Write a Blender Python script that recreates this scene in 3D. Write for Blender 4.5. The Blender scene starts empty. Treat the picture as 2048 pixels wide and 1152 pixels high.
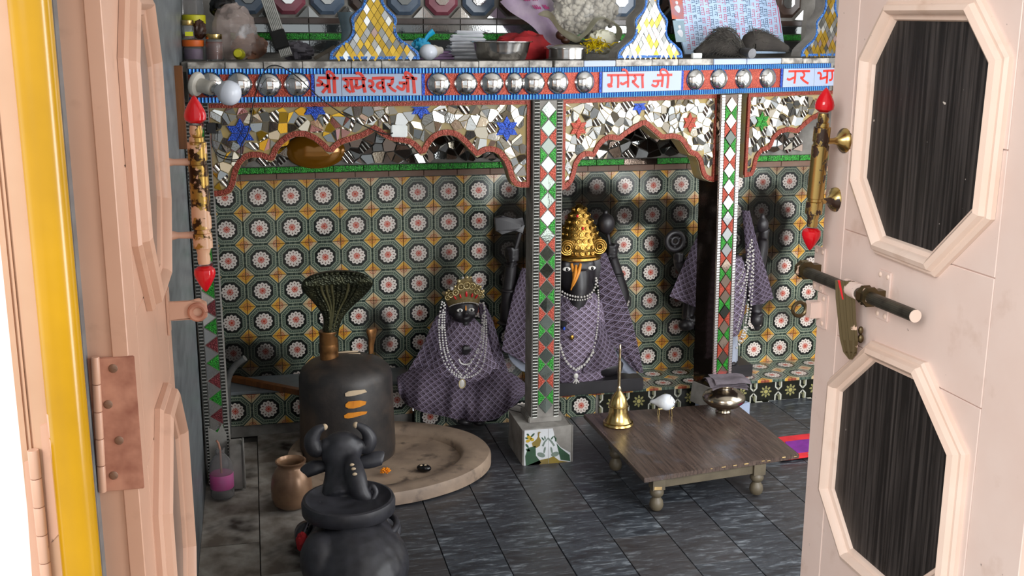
import bpy, bmesh, math, random
from mathutils import Vector, Matrix, noise
from mathutils.geometry import tessellate_polygon
from mathutils.bvhtree import BVHTree
random.seed(7)
V = Vector
SC = bpy.context.scene
COL = SC.collection
# ------------------------------------------------------------------ camera
YAW, PIT, ROLL, FPX = 0.230926987, 0.226589698, 0.00306593, 2203.2
CAM = V((-0.01087, -4.3606, 1.53132))
FW = V((math.sin(YAW)*math.cos(PIT), math.cos(YAW)*math.cos(PIT), -math.sin(PIT)))
_r = V((math.cos(YAW), -math.sin(YAW), 0)); _u = _r.cross(FW)
RT = _r*math.cos(ROLL) + _u*math.sin(ROLL); UP = -_r*math.sin(ROLL) + _u*math.cos(ROLL)
cd = bpy.data.cameras.new('camera'); co = bpy.data.objects.new('camera', cd); COL.objects.link(co)
cd.sensor_width = 36; cd.lens = 36*FPX/2048; cd.clip_start = .02
m = Matrix((RT, UP, -FW)).transposed().to_4x4(); m.translation = CAM; co.matrix_world = m
SC.camera = co
# ------------------------------------------------------------------ light and exposure
SC.view_settings.view_transform = 'Standard'; SC.view_settings.look = 'None'
SC.view_settings.gamma = 1; SC.view_settings.use_curve_mapping = False
SC.view_settings.exposure = 0.0
W = bpy.data.worlds.new('sky'); SC.world = W; W.use_nodes = True
bg = W.node_tree.nodes['Background']; bg.inputs[0].default_value = (.93, .97, 1, 1); bg.inputs[1].default_value = 1.0
def area(name, loc, target, sx, sy, power, col):
    l = bpy.data.lights.new(name, 'AREA'); l.shape = 'RECTANGLE'; l.size = sx; l.size_y = sy; l.energy = power; l.color = col
    o = bpy.data.objects.new(name, l); COL.objects.link(o); o.location = loc
    o.rotation_euler = (V(target)-V(loc)).to_track_quat('-Z', 'Y').to_euler(); return o
area('courtyard_light', (-2.6, -6.6, 3.2), (.9, -1.6, .9), 2.6, 2.2, 230, (1, .985, .96))
area('second_doorway_light', (2.1, -3.5, 1.25), (1.0, -.4, .55), 1.1, 1.9, 84, (.96, .98, 1))
area('side_opening_light', (3.0, -1.45, 1.35), (1.2, -.9, .4), 1.4, 1.7, 26, (.97, .98, 1))
SC.cycles.max_bounces = 8
# ------------------------------------------------------------------ rays and planes (measuring helpers)
def ray(x, y): return FW + RT*((x-1024)/FPX) - UP*((y-576)/FPX)
class Plane:
    def __init__(s, o, u, n, v=(0, 0, 1)):
        s.o = V(o); s.u = V(u).normalized(); s.n = V(n).normalized(); s.v = V(v).normalized()
    def px(s, x, y, d=0):
        r = ray(x, y); o = s.o + s.n*d
        p = CAM + r*((o-CAM).dot(s.n)/r.dot(s.n)) - s.o
        return (p.dot(s.u), p.dot(s.v))
    def at(s, a, b, d=0): return s.o + s.u*a + s.v*b + s.n*d
    def w(s, x, y, d=0): a, b = s.px(x, y, d); return s.at(a, b, d)
def PY(y): return Plane((0, y, 0), (1, 0, 0), (0, -1, 0))
def onY(x, y, Y): return PY(Y).w(x, y)
def onZ(x, y, Z):
    r = ray(x, y); return CAM + r*((Z-CAM.z)/r.z)
PW = PY(0)                                   # back wall
BY, SL = -.63, .33
PL = Plane((0, BY, 0), (1, 0, 0), (0, -1, 0))                # beam, left bay
PR = Plane((1, BY, 0), (1, SL, 0), (SL, -1, 0))              # beam, right bays
def BP(x): return PL if x < 1100 else PR
# ------------------------------------------------------------------ materials
def lin(h):
    h = h.lstrip('#'); f = lambda c: c/12.92 if c <= .04045 else ((c+.055)/1.055)**2.4
    return tuple(f(int(h[i:i+2], 16)/255) for i in (0, 2, 4)) + (1,)
class X:                                       # tiny node-expression helper
    def __init__(s, nt, k): s.nt, s.k = nt, k
    def _m(s, op, *a):
        n = s.nt.nodes.new('ShaderNodeMath'); n.operation = op
        for i, q in enumerate((s,)+a):
            if isinstance(q, X): s.nt.links.new(q.k, n.inputs[i])
            else: n.inputs[i].default_value = q
        return X(s.nt, n.outputs[0])
    def __add__(s, b): return s._m('ADD', b)
    def __sub__(s, b): return s._m('SUBTRACT', b)
    def __mul__(s, b): return s._m('MULTIPLY', b)
    def __truediv__(s, b): return s._m('DIVIDE', b)
    def abs(s): return s._m('ABSOLUTE')
    def max(s, b): return s._m('MAXIMUM', b)
    def min(s, b): return s._m('MINIMUM', b)
    def gt(s, b): return s._m('GREATER_THAN', b)
    def lt(s, b): return s._m('LESS_THAN', b)
    def mod(s, b): return s._m('FLOORED_MODULO', b)
    def cos(s): return s._m('COSINE')
    def sin(s): return s._m('SINE')
    def sqrt(s): return s._m('SQRT')
    def atan2(s, b): return s._m('ARCTAN2', b)
    def near(s, c, w): return (s-c).abs().lt(w)
    def ramp(s, a, b):
        n = s.nt.nodes.new('ShaderNodeMapRange'); n.clamp = True; s.nt.links.new(s.k, n.inputs[0])
        n.inputs[1].default_value = a; n.inputs[2].default_value = b; return X(s.nt, n.outputs[0])
def mix(nt, a, b, f):
    n = nt.nodes.new('ShaderNodeMix'); n.data_type = 'RGBA'
    for sck, q in ((n.inputs[6], a), (n.inputs[7], b)):
        if isinstance(q, str): sck.default_value = lin(q)
        elif isinstance(q, tuple): sck.default_value = q
        else: nt.links.new(q, sck)
    if isinstance(f, X): nt.links.new(f.k, n.inputs[0])
    else: n.inputs[0].default_value = f
    return n.outputs[2]
class Mat:
    def __init__(s, name, rough=.5, metal=0, **kw):
        s.m = bpy.data.materials.new(name); s.m.use_nodes = True; s.nt = s.m.node_tree
        s.b = s.nt.nodes['Principled BSDF']; s.b.inputs['Roughness'].default_value = rough; s.b.inputs['Metallic'].default_value = metal
        for k, v in kw.items(): s.b.inputs[k].default_value = v
    def coord(s, kind='Object'):
        n = s.nt.nodes.new('ShaderNodeTexCoord'); return n.outputs[kind]
    def xyz(s, kind='Object', scale=None):
        k = s.coord(kind)
        n = s.nt.nodes.new('ShaderNodeSeparateXYZ'); s.nt.links.new(k, n.inputs[0]); return [X(s.nt, n.outputs[i]) for i in range(3)]
    def pos(s):
        n = s.nt.nodes.new('ShaderNodeNewGeometry'); q = s.nt.nodes.new('ShaderNodeSeparateXYZ'); s.nt.links.new(n.outputs['Position'], q.inputs[0])
        return [X(s.nt, q.outputs[i]) for i in range(3)]
    def noise(s, scale, detail=3, stretch=(1, 1, 1), rough=.55, kind='Object', dist=0):
        mp = s.nt.nodes.new('ShaderNodeMapping'); mp.inputs['Scale'].default_value = stretch
        s.nt.links.new(s.coord(kind), mp.inputs[0])
        n = s.nt.nodes.new('ShaderNodeTexNoise'); s.nt.links.new(mp.outputs[0], n.inputs['Vector'])
        n.inputs['Scale'].default_value = scale; n.inputs['Detail'].default_value = detail; n.inputs['Roughness'].default_value = rough; n.inputs['Distortion'].default_value = dist
        return X(s.nt, n.outputs[0])
    def rand(s):
        n = s.nt.nodes.new('ShaderNodeObjectInfo'); return X(s.nt, n.outputs['Random'])
    def base(s, c):
        if isinstance(c, str): s.b.inputs[0].default_value = lin(c)
        else: s.nt.links.new(c, s.b.inputs[0])
        return s
    def rough(s, x): s.nt.links.new(x.k, s.b.inputs['Roughness']); return s
    def metal(s, x): s.nt.links.new(x.k, s.b.inputs['Metallic']); return s
    def bump(s, x, strength=.3, dist=.002):
        n = s.nt.nodes.new('ShaderNodeBump'); n.inputs['Strength'].default_value = strength; n.inputs['Distance'].default_value = dist
        s.nt.links.new(x.k, n.inputs['Height']); s.nt.links.new(n.outputs[0], s.b.inputs['Normal']); return s
def simple(name, c1, c2=None, rough=.5, metal=0, sc=20, bump=0, stretch=(1, 1, 1), lo=.35, hi=.7, bd=.002, **kw):
    M_ = Mat(name, rough, metal, **kw); n = M_.noise(sc, 4, stretch)
    M_.base(mix(M_.nt, c1, c2 or c1, n.ramp(lo, hi)))
    if bump: M_.bump(n, bump, bd)
    return M_.m
def glossy(name, c, rough=.1, **kw): return Mat(name, rough, 0, **kw).base(c).m
M = {}
# --- printed wall tile: dark green octagon, white rosette with red rays, yellow or cream corners
def tile_mat(name, soot=True):
    T = Mat(name, .22); nt = T.nt
    u, v, _ = T.xyz('UV'); u = u-.5; v = v-.5
    au, av = u.abs(), v.abs(); di = (au+av)*.7071
    o = au.max(av).max(di*1.0); oc = au.max(av).max(di*.98)
    r = (u*u+v*v).sqrt(); th = u.atan2(v)
    g = '#35423b'
    c = mix(nt, g, '#43534a', T.noise(9, 3).ramp(.35, .7))
    c = mix(nt, c, '#93a08c', au.min(av).near(.095, .006)*oc.gt(.455))           # bars between octagons
    c = mix(nt, c, '#93a08c', au.min(av).near(.05, .005)*oc.gt(.455))
    for d, wd, cc in ((.448, .009, '#a9ae96'), (.424, .005, '#75836e'), (.352, .006, '#a4aa96'), (.333, .004, '#75836e')):
        c = mix(nt, c, cc, oc.near(d, wd))
    dots = (th*36).sin().gt(.1)*oc.near(.388, .010)
    c = mix(nt, c, '#8e9a86', dots)
    c = mix(nt, c, '#161b19', oc.lt(.322))
    pet = (th*6).cos().abs()*.045+.225
    c = mix(nt, c, '#d9cfc6', r.lt(pet))
    spoke = (th*6).sin().abs().lt(r._m('POWER', -1.0)*.012)*r.lt(.24)*r.gt(.1)
    c = mix(nt, c, '#4a2a26', (th*6).sin().abs().lt(.42)*r.near(.19, .024))
    c = mix(nt, c, '#b23a2a', spoke*r.lt(.175))
    c = mix(nt, c, '#b8402e', r.lt((th*6).cos().abs()*.06+.055))
    c = mix(nt, c, '#d9b8a8', r.near(.05, .006))
    yel = mix(nt, '#bfa680', '#cf9c38', T.rand().gt(.52))
    yel = mix(nt, yel, '#b58a4a', T.noise(14, 3).ramp(.5, .75))
    cor = (au+av).gt(.735)
    c = mix(nt, c, '#d6cba6', (au+av).gt(.722)); c = mix(nt, c, yel, cor)
    du, dv = au-.5, av-.5; rc = (du*du+dv*dv).sqrt()
    c = mix(nt, c, '#a8503a', rc.near(.105, .010)+rc.near(.06, .009))
    c = mix(nt, c, '#8f4a36', rc.lt(.022)+du.abs().min(dv.abs()).lt(.008)*rc.lt(.16))
    if soot:                                                        # lamp soot on the wall behind the idols
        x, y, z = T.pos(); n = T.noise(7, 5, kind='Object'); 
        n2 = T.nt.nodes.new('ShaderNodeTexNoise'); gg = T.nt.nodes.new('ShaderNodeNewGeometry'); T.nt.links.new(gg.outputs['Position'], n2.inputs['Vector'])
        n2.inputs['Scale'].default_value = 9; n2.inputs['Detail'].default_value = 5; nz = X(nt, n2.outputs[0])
        s = None
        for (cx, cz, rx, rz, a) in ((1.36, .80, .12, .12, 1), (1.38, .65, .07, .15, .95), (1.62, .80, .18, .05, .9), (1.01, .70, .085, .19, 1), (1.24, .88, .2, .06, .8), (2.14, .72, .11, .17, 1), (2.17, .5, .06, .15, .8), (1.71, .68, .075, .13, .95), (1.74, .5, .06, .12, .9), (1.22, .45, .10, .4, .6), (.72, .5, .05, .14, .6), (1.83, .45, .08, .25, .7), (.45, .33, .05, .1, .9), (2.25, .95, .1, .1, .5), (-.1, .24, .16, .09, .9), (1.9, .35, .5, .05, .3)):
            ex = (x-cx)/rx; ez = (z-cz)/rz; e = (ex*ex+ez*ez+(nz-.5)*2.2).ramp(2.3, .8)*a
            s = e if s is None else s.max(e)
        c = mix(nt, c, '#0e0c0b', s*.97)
        c = mix(nt, c, '#2b241e', nz.ramp(.46, .72)*(x.ramp(.6, 1.2)*.25+.3))  # brown mottling over the whole wall, heavier towards the right
        T.rough(s*.5+.22); nt.links.new((s*-.45+.5).k, T.b.inputs['Specular IOR Level'])
    T.base(c); return T.m
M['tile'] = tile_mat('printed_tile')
M['tile_ledge'] = tile_mat('printed_tile_ledge', False)
# --- black and white star tile
T = Mat('star_tile', .25); nt = T.nt; u, v, _ = T.xyz('UV'); u = u-.5; v = v-.5; au, av = u.abs(), v.abs()
st = (au.max(av)*1.0).min((au+av)*.7071); r = (u*u+v*v).sqrt(); th = u.atan2(v)
c = mix(nt, '#1b1d17', '#74745a', ((u*4+.5).mod(1.0)+(v*4+.5).mod(1.0)).gt(1.0))
c = mix(nt, c, '#16170f', st.lt(.36)); c = mix(nt, c, '#b9b9ad', st.near(.35, .022))
c = mix(nt, c, '#8b8657', r.lt((th*4).cos().abs()*.14+.07)); c = mix(nt, c, '#1b1d17', r.near(.09, .012)); c = mix(nt, c, '#a59a5c', r.lt(.05))
c = mix(nt, c, '#b9b9ad', au.max(av).gt(.465)); M['star_tile'] = T.base(c).m
# --- stone floor slab
T = Mat('black_marble', .32); nt = T.nt; n = T.noise(6, 7, (1.0, 3.2, 1), .68, dist=1.2); n2 = T.noise(22, 5, (1, 4, 1), .6, dist=.6)
c = mix(nt, '#202329', '#484f57', n.ramp(.38, .68)); c = mix(nt, c, '#8f979d', (n2*n).ramp(.27, .42)*.75)
c = mix(nt, c, '#3e3632', T.rand()*.5); T.rough(n*.35+.22); M['floor'] = T.base(c).m
T = Mat('pale_slab', .7); nt = T.nt; n = T.noise(7, 6); c = mix(nt, '#665b51', '#a39d95', n.ramp(.38, .6)); c = mix(nt, c, '#30261f', T.noise(5, 4).ramp(.52, .66)); M['pale'] = T.base(c).bump(n, .4, .003).m
M['grout'] = simple('grout', '#3b3834', '#55504a', .9)
M['paint'] = simple('pink_paint', '#dcbba7', '#d2ae98', .42, sc=5, lo=.3, hi=.75)
def pinkworn(name, c1, c2, dirt, rough=.4):
    T = Mat(name, rough); n = T.noise(4, 4); sp = T.noise(60, 2); lg = T.noise(14, 6)
    c = mix(T.nt, c1, c2, n.ramp(.35, .7)); c = mix(T.nt, c, dirt, lg.ramp(.60, .78)*.5); c = mix(T.nt, c, '#4a3a30', sp.ramp(.76, .80)*.8)
    return T.base(c).bump(lg, .08, .002).m
M['pink'] = pinkworn('pink_gloss_paint', '#ecd8cf', '#e4cbc0', '#c6a896')
M['mould'] = pinkworn('cream_pink_moulding', '#ecd6c8', '#e2c6b4', '#c4a28a')
M['peach'] = pinkworn('peach_paint', '#d0a68e', '#c69a82', '#a07c66')
M['white'] = simple('white_wall', '#f4f3ef', '#e8e6e0', .8)
M['dark'] = simple('dark_gap', '#1c1416', '#120d0e', .9)
M['yellow'] = simple('yellow_gloss', '#c08f08', '#ad8006', .2, sc=6, bump=.05)
# --- dark wood laminate pane with long grain
T = Mat('dark_wood', .38); nt = T.nt; n = T.noise(10, 6, (1, 7, .35), .7, dist=.8); f = T.noise(60, 3, (1, 2.2, .05), .6); sp = T.noise(70, 1)
c = mix(nt, '#1d1a19', '#4b4644', f.ramp(.42, .72)); c = mix(nt, c, '#15120f', n.ramp(.52, .7)*.8); c = mix(nt, c, '#cfc8c0', sp.ramp(.80, .82)); M['pane'] = T.base(c).m
def worn(name, gold, under, rough, lo, hi):
    T = Mat(name, rough, 1); n = T.noise(38, 6, (1, 1, .7)); k = n.ramp(lo, hi); c = mix(T.nt, gold, under, k)
    T.metal(k*-1.0+1.0); return T.base(c).bump(n, .15, .001).m
M['brass_worn'] = worn('worn_brass', '#bda266', '#33221a', .26, .55, .57)
T = Mat('peeling_brass', .32, 1); n = T.noise(34, 6); n2 = T.noise(60, 4); x, y, z = T.pos(); k = (n+(z-1.27)._m('ABSOLUTE')*1.5-.10).ramp(.50, .53)
T.base(mix(T.nt, mix(T.nt, '#a98744', '#3a2818', n2.ramp(.46, .52)), '#d6aa8a', k)); T.metal(k*-.8+.8); M['brass_peel'] = T.m
M['brass_dark'] = worn('tarnished_brass', '#6a5d45', '#d8baa5', .4, .62, .64)
M['brass'] = simple('brass', '#d6bd80', '#b89a5c', .22, 1, sc=30)
M['gold'] = simple('gold_foil', '#b08c48', '#82602c', .33, 1, sc=60, bump=.5, bd=.004)
M['red'] = glossy('red_enamel', '#cf1320', .12)
M['iron'] = simple('grey_iron', '#5d5a50', '#403c36', .45, .7, sc=40)
M['rust'] = simple('rusty_plate', '#c08a72', '#7c4030', .6, .1, sc=14, lo=.42, hi=.68)
M['screw'] = simple('screw_head', '#9a7a66', '#6d5040', .45, .5)
M['steel'] = simple('steel', '#c9c7c4', '#a8a6a4', .16, 1, sc=12)
# mirror work
def mirror(name, c, lo=.3, hi=1.0, rough=.06, ribs=0):
    T = Mat(name, rough, .92); r = T.rand(); c2 = tuple(x*lo for x in lin(c)[:3])+(1,)
    T.base(mix(T.nt, c2, c, r)); n = T.noise(160, 2)
    if ribs:
        x, y, z = T.xyz(); w = ((x*.8+z*.6)*ribs).sin(); T.bump(w, .9, .002); T.base(mix(T.nt, '#453a34', '#f4efe6', w.gt(-.1)))
    else: T.bump(n, .12, .001)
    return T.m
M['m_silver'] = mirror('silver_mirror', '#e2e2de', .08); M['m_warm'] = mirror('warm_mirror', '#e6dac4', .12); M['m_grey'] = mirror('grey_mirror', '#8f9292', .5)
M['m_rib'] = mirror('ribbed_mirror', '#e8e4da', ribs=420); M['m_gold'] = mirror('gold_mirror', '#e8b53e', .7); M['m_pink'] = mirror('pink_mirror', '#c99a9a', .7)
M['m_dark'] = mirror('smoked_mirror', '#6d5f56', .3)
def glitter(name, c, c2, rough=.25):
    T = Mat(name, rough, .35); n = T.noise(240, 2); return T.base(mix(T.nt, c2, c, n.ramp(.35, .65))).bump(n, .9, .003).m
M['g_red'] = glitter('copper_red_glass', '#b24a32', '#7f2a1e'); M['g_green'] = glitter('green_foil_glass', '#2fa02c', '#0d3b12'); M['g_blue'] = glitter('blue_foil_glass', '#2356c9', '#0c1f6a')
M['g_maroon'] = glitter('maroon_glass', '#7c2f33', '#4a191d')
T = Mat('blue_rib_glass', .15, .6); x, y, z = T.pos(); w = ((x+y*.3)*2*math.pi/.0112).sin(); T.base(mix(T.nt, '#1c4fa0', '#58a6e8', w.gt(.2))).bump(w, .8, .004); M['blue_rib'] = T.m
M['border'] = glitter('brick_red_border_glass', '#94402e', '#6f2b1f', .3)
M['grout_y'] = simple('yellow_grout', '#a08a55', '#8a8470', .85, sc=18); M['cement'] = simple('cement', '#8d8a84', '#6a6560', .85, sc=14, bump=.3)
M['stone_edge'] = simple('marble_edge', '#b9b4ac', '#6f6a64', .5, sc=26, lo=.4, hi=.6)
M['plaque'] = glossy('white_glass', '#9fabc2', .25); M['letter'] = simple('red_lettering', '#cf3020', '#c02a1e', .4, sc=40)
M['grey_marble'] = simple('grey_marble', '#7a8083', '#5a5f62', .4, sc=7, stretch=(1, 1, 3), lo=.3, hi=.7)
M['wood'] = simple('brown_wood', '#7c4a1e', '#5c3414', .45, sc=9, stretch=(6, 6, .6))
M['black_stone'] = simple('black_stone', '#262326', '#191719', .42, sc=12, bump=.15)
M['bull_stone'] = simple('oiled_black_stone', '#38383e', '#252529', .42, sc=26, bump=.25)
T = Mat('lingam_stone', .48); n = T.noise(16, 6); c = mix(T.nt, '#2a2726', '#3e3733', n.ramp(.4, .7)); c = mix(T.nt, c, '#725a44', T.noise(5, 5).ramp(.5, .75)*.6); M['lingam'] = T.base(c).bump(T.noise(120, 3), .25, .002).m
T = Mat('basin_stone', .6); n = T.noise(8, 6); c = mix(T.nt, '#7d6b5c', '#9c8773', n.ramp(.35, .65)); c = mix(T.nt, c, '#4c4038', T.noise(15, 5).ramp(.56, .72)); M['basin'] = T.base(c).bump(n, .3, .004).m
M['orange_paste'] = simple('orange_paste', '#d98a1c', '#c47312', .7); M['cream_paste'] = simple('cream_paste', '#cdb89a', '#b8a184', .8)
T = Mat('bronze', .36, .75); n = T.noise(20, 5); vo = T.nt.nodes.new('ShaderNodeTexVoronoi'); T.nt.links.new(T.coord(), vo.inputs['Vector']); vo.inputs['Scale'].default_value = 130
T.base(mix(T.nt, '#2f3226', '#4c4c36', n.ramp(.4, .7))).bump(X(T.nt, vo.outputs[0]), .8, .004); M['bronze'] = T.m
M['bronze_light'] = simple('rubbed_bronze', '#8a8560', '#5d5c40', .3, .8); M['bronze_gold'] = simple('worn_bronze_stem', '#96683a', '#5c3d22', .38, .6, sc=30)
# --- purple block-printed cloth
def cloth(name, ax, ay):
    T = Mat(name, .8); nt = T.nt; x, y, z = T.xyz('UV'); a = x*68*ax; b = y*68*ax
    p = a+b; q = a-b; p1 = p.mod(2.0)-1.0; q1 = q.mod(2.0)-1.0; d = p1.abs().max(q1.abs())
    n = T.noise(30, 3)
    c = mix(nt, '#3e2e38', '#4c3a45', n.ramp(.35, .7)); c = mix(nt, c, '#91869c', d.gt(.83)); c = mix(nt, c, '#93869c', d.near(.50, .075)*(p1+q1).lt(.5)); c = mix(nt, c, '#1d151f', d.lt(.28)); c = mix(nt, c, '#93869c', d.lt(.11))
    return T.base(c).bump(T.noise(16, 3), .25, .006).m
M['sari'] = cloth('purple_printed_cloth', 1.0, 0.0); M['sari2'] = cloth('purple_printed_shawl', 1.0, 1.0)
M['dhoti'] = simple('white_cotton', '#aeb4c2', '#9097a6', .85, sc=14, bump=.2); M['pearl'] = glossy('pearl', '#cfccc8', .2); M['bead'] = glossy('bead_silver', '#b8b4ae', .25, **{'Specular IOR Level': .7})
M['eye'] = glossy('eye_white', '#e8e6e0', .15); M['black'] = glossy('gloss_black', '#0c0b0c', .2); M['tilak'] = glossy('tilak', '#d98a2a', .5)
T = Mat('table_wood', .28); nt = T.nt; n = T.noise(9, 6, (1.5, .5, 1)); f = T.noise(60, 3, (3, .15, 1)); c = mix(nt, '#382e2a', '#574840', f.ramp(.35, .65)); c = mix(nt, c, '#5f6876', T.noise(5, 5).ramp(.58, .72)*.6); T.rough(n*.3+.15); M['table_top'] = T.base(c).m
M['table_leg'] = simple('dull_olive_brown_paint', '#5a5140', '#473e30', .5, sc=14); M['chip'] = simple('bare_wood', '#b59a68', '#8a7148', .7)
M['silver_pot'] = simple('tinned_brass', '#b8ad9c', '#948b7c', .2, 1, sc=9); M['clay_brass'] = simple('dull_brass_pot', '#9c7a5e', '#6f5240', .34, .35, sc=12)
M['towel'] = simple('grey_towel', '#958b93', '#7f757d', .9, sc=60, bump=.4); M['shell'] = simple('conch_shell', '#d9dde2', '#c2c6cc', .25, sc=18)
def clear(name, c, rough=.08, ior=1.3, alpha=1):
    return Mat(name, rough, 0, **{'Transmission Weight': .92, 'IOR': ior}).base(c).m
M['plastic'] = clear('clear_plastic', '#e4e2e2', .18, 1.15); M['glass'] = clear('glass', '#f2f4f4', .04, 1.3); M['poly'] = Mat('polythene', .22, 0, Alpha=.42).base('#c9b6ae').m
M['amber'] = Mat('amber_glass', .1, .35).base('#8a5a14').m
def plain(name, c, c2=None, rough=.5, **kw): M[name] = simple(name, c, c2 or c, rough, **kw)
for a in (('lid_yellow', '#c8c21c'), ('lid_orange', '#d8641a'), ('pickle', '#6d2418', '#8a3a20'), ('pink_label', '#c4508e', '#b86a9a'), ('cyan_bag', '#1fa4cf', '#1788b4', .3), ('tissue', '#d8dae0', '#c4c7ce', .9), ('red_cloth', '#9c1018', '#7a0a12', .8), ('bag_print', '#e2d2e2', '#c9b2d0', .4), ('magenta', '#b03a78'), ('makhana', '#b9b3a4', '#8f887a', .7), ('cream_paper', '#d8d6c2', '#c4c2ae', .7), ('tinsel', '#c2a90e', '#a08a08', .3), ('poster', '#b4cbe6', '#a6bfdc', .35), ('navy', '#2c3f66'), ('print_red', '#c04466'), ('fur', '#33302c', '#4a463f', .9), ('black_tape', '#0f0f10', '#161616', .4), ('alu', '#b9b8b2', '#9a9a94', .35), ('purple_box', '#8d6a96', '#6d4a74', .5), ('holder', '#cfcac0', '#b8b2a6', .5), ('bulb', '#dfe4ee', '#d5dbe8', .2), ('switch', '#dfe3e0', '#d2d6d4', .35), ('wire', '#0d0d0e'), ('grey_pipe', '#5a5a58', '#4a4846', .5), ('mat_red', '#d0252c', '#b51c26', .9), ('mat_purple', '#7a1f8a', '#5e1870', .9), ('marigold', '#f0940a', '#e07c06', .7), ('tile_white', '#c3c5c8', '#b3b4b6', .3), ('pea_green', '#274a30', '#1c3524', .4), ('pea_gold', '#7d6a26', '#6a5a30', .4), ('pea_grey', '#6d7a70', '#5a665e', .4), ('ochre', '#a88c1c'), ('rag', '#706c74', '#58545c', .9), ('oldwood', '#7d7466', '#665e52', .8), ('sky_glass', '#8fa6b2', '#7c94a2', .15), ('brown_pack', '#4a2a1c', '#2c1812', .4), ('yellow_label', '#d0d420'), ('oil', '#a8a418', '#8a8614', .2), ('h_pink', '#8a4a56', '#7a3e4a', .2), ('h_blue', '#5c6b7d', '#4c5a6c', .2), ('h_brown', '#4a3a32', '#3c2e28', .2), ('pic_red', '#c4664a', '#9a7a8a', .4)):
    plain(*a)
M['steel_warm'] = simple('pale_brass_handle', '#c9b896', '#9a8462', .22, 1, sc=30)
M['gold_light'] = simple('pale_gilt', '#dccb9a', '#b8a06a', .32, .7, sc=70, bump=.5, bd=.003)
M['film'] = Mat('clear_film', .08, 0, Alpha=.13).base('#eeeeee').m
M['cap_steel'] = simple('dull_cap', '#77777a', '#4f4f4c', .5, .8)
M['bag_tan'] = simple('tan_wrapper', '#a06a4c', '#7d6a62', .45, sc=16)
M['fur_b'] = simple('brown_core', '#2b2724', '#3a3530', .95)
# ------------------------------------------------------------------ object helpers
WM = {}
def tag(o, label=None, cat=None, group=None, kind=None):
    if label: o['label'] = label
    if cat: o['category'] = cat
    if group: o['group'] = group
    if kind: o['kind'] = kind
    return o
def adopt(o, p):
    if p is not None:
        o.parent = p; o.matrix_parent_inverse = WM[p.name].inverted()
def thing(name, label, cat, loc, group=None):
    o = bpy.data.objects.new(name, None); COL.objects.link(o); o.location = loc; o.empty_display_size = .05
    WM[o.name] = Matrix.Translation(V(loc)); return tag(o, label, cat, group)
def link(name, mesh, mat=None, parent=None, loc=(0, 0, 0), rot=None, label=None, kind=None):
    o = bpy.data.objects.new(name, mesh); COL.objects.link(o)
    if mat is not None and not mesh.materials: mesh.materials.append(M[mat] if isinstance(mat, str) else mat)
    mw = Matrix.Translation(V(loc)) @ (rot.to_4x4() if rot is not None else Matrix())
    o.matrix_basis = mw; WM[o.name] = mw; adopt(o, parent); return tag(o, label, None, None, kind)
def copy_thing(src, dloc, label, kids=None):
    c = src.copy(); COL.objects.link(c); c.location = src.location + V(dloc); WM[c.name] = Matrix.Translation(c.location); c['label'] = label
    for ch in list(src.children):
        d = ch.copy(); COL.objects.link(d); d.parent = c
        for g in list(ch.children):
            e = g.copy(); COL.objects.link(e); e.parent = d
    return c
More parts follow.
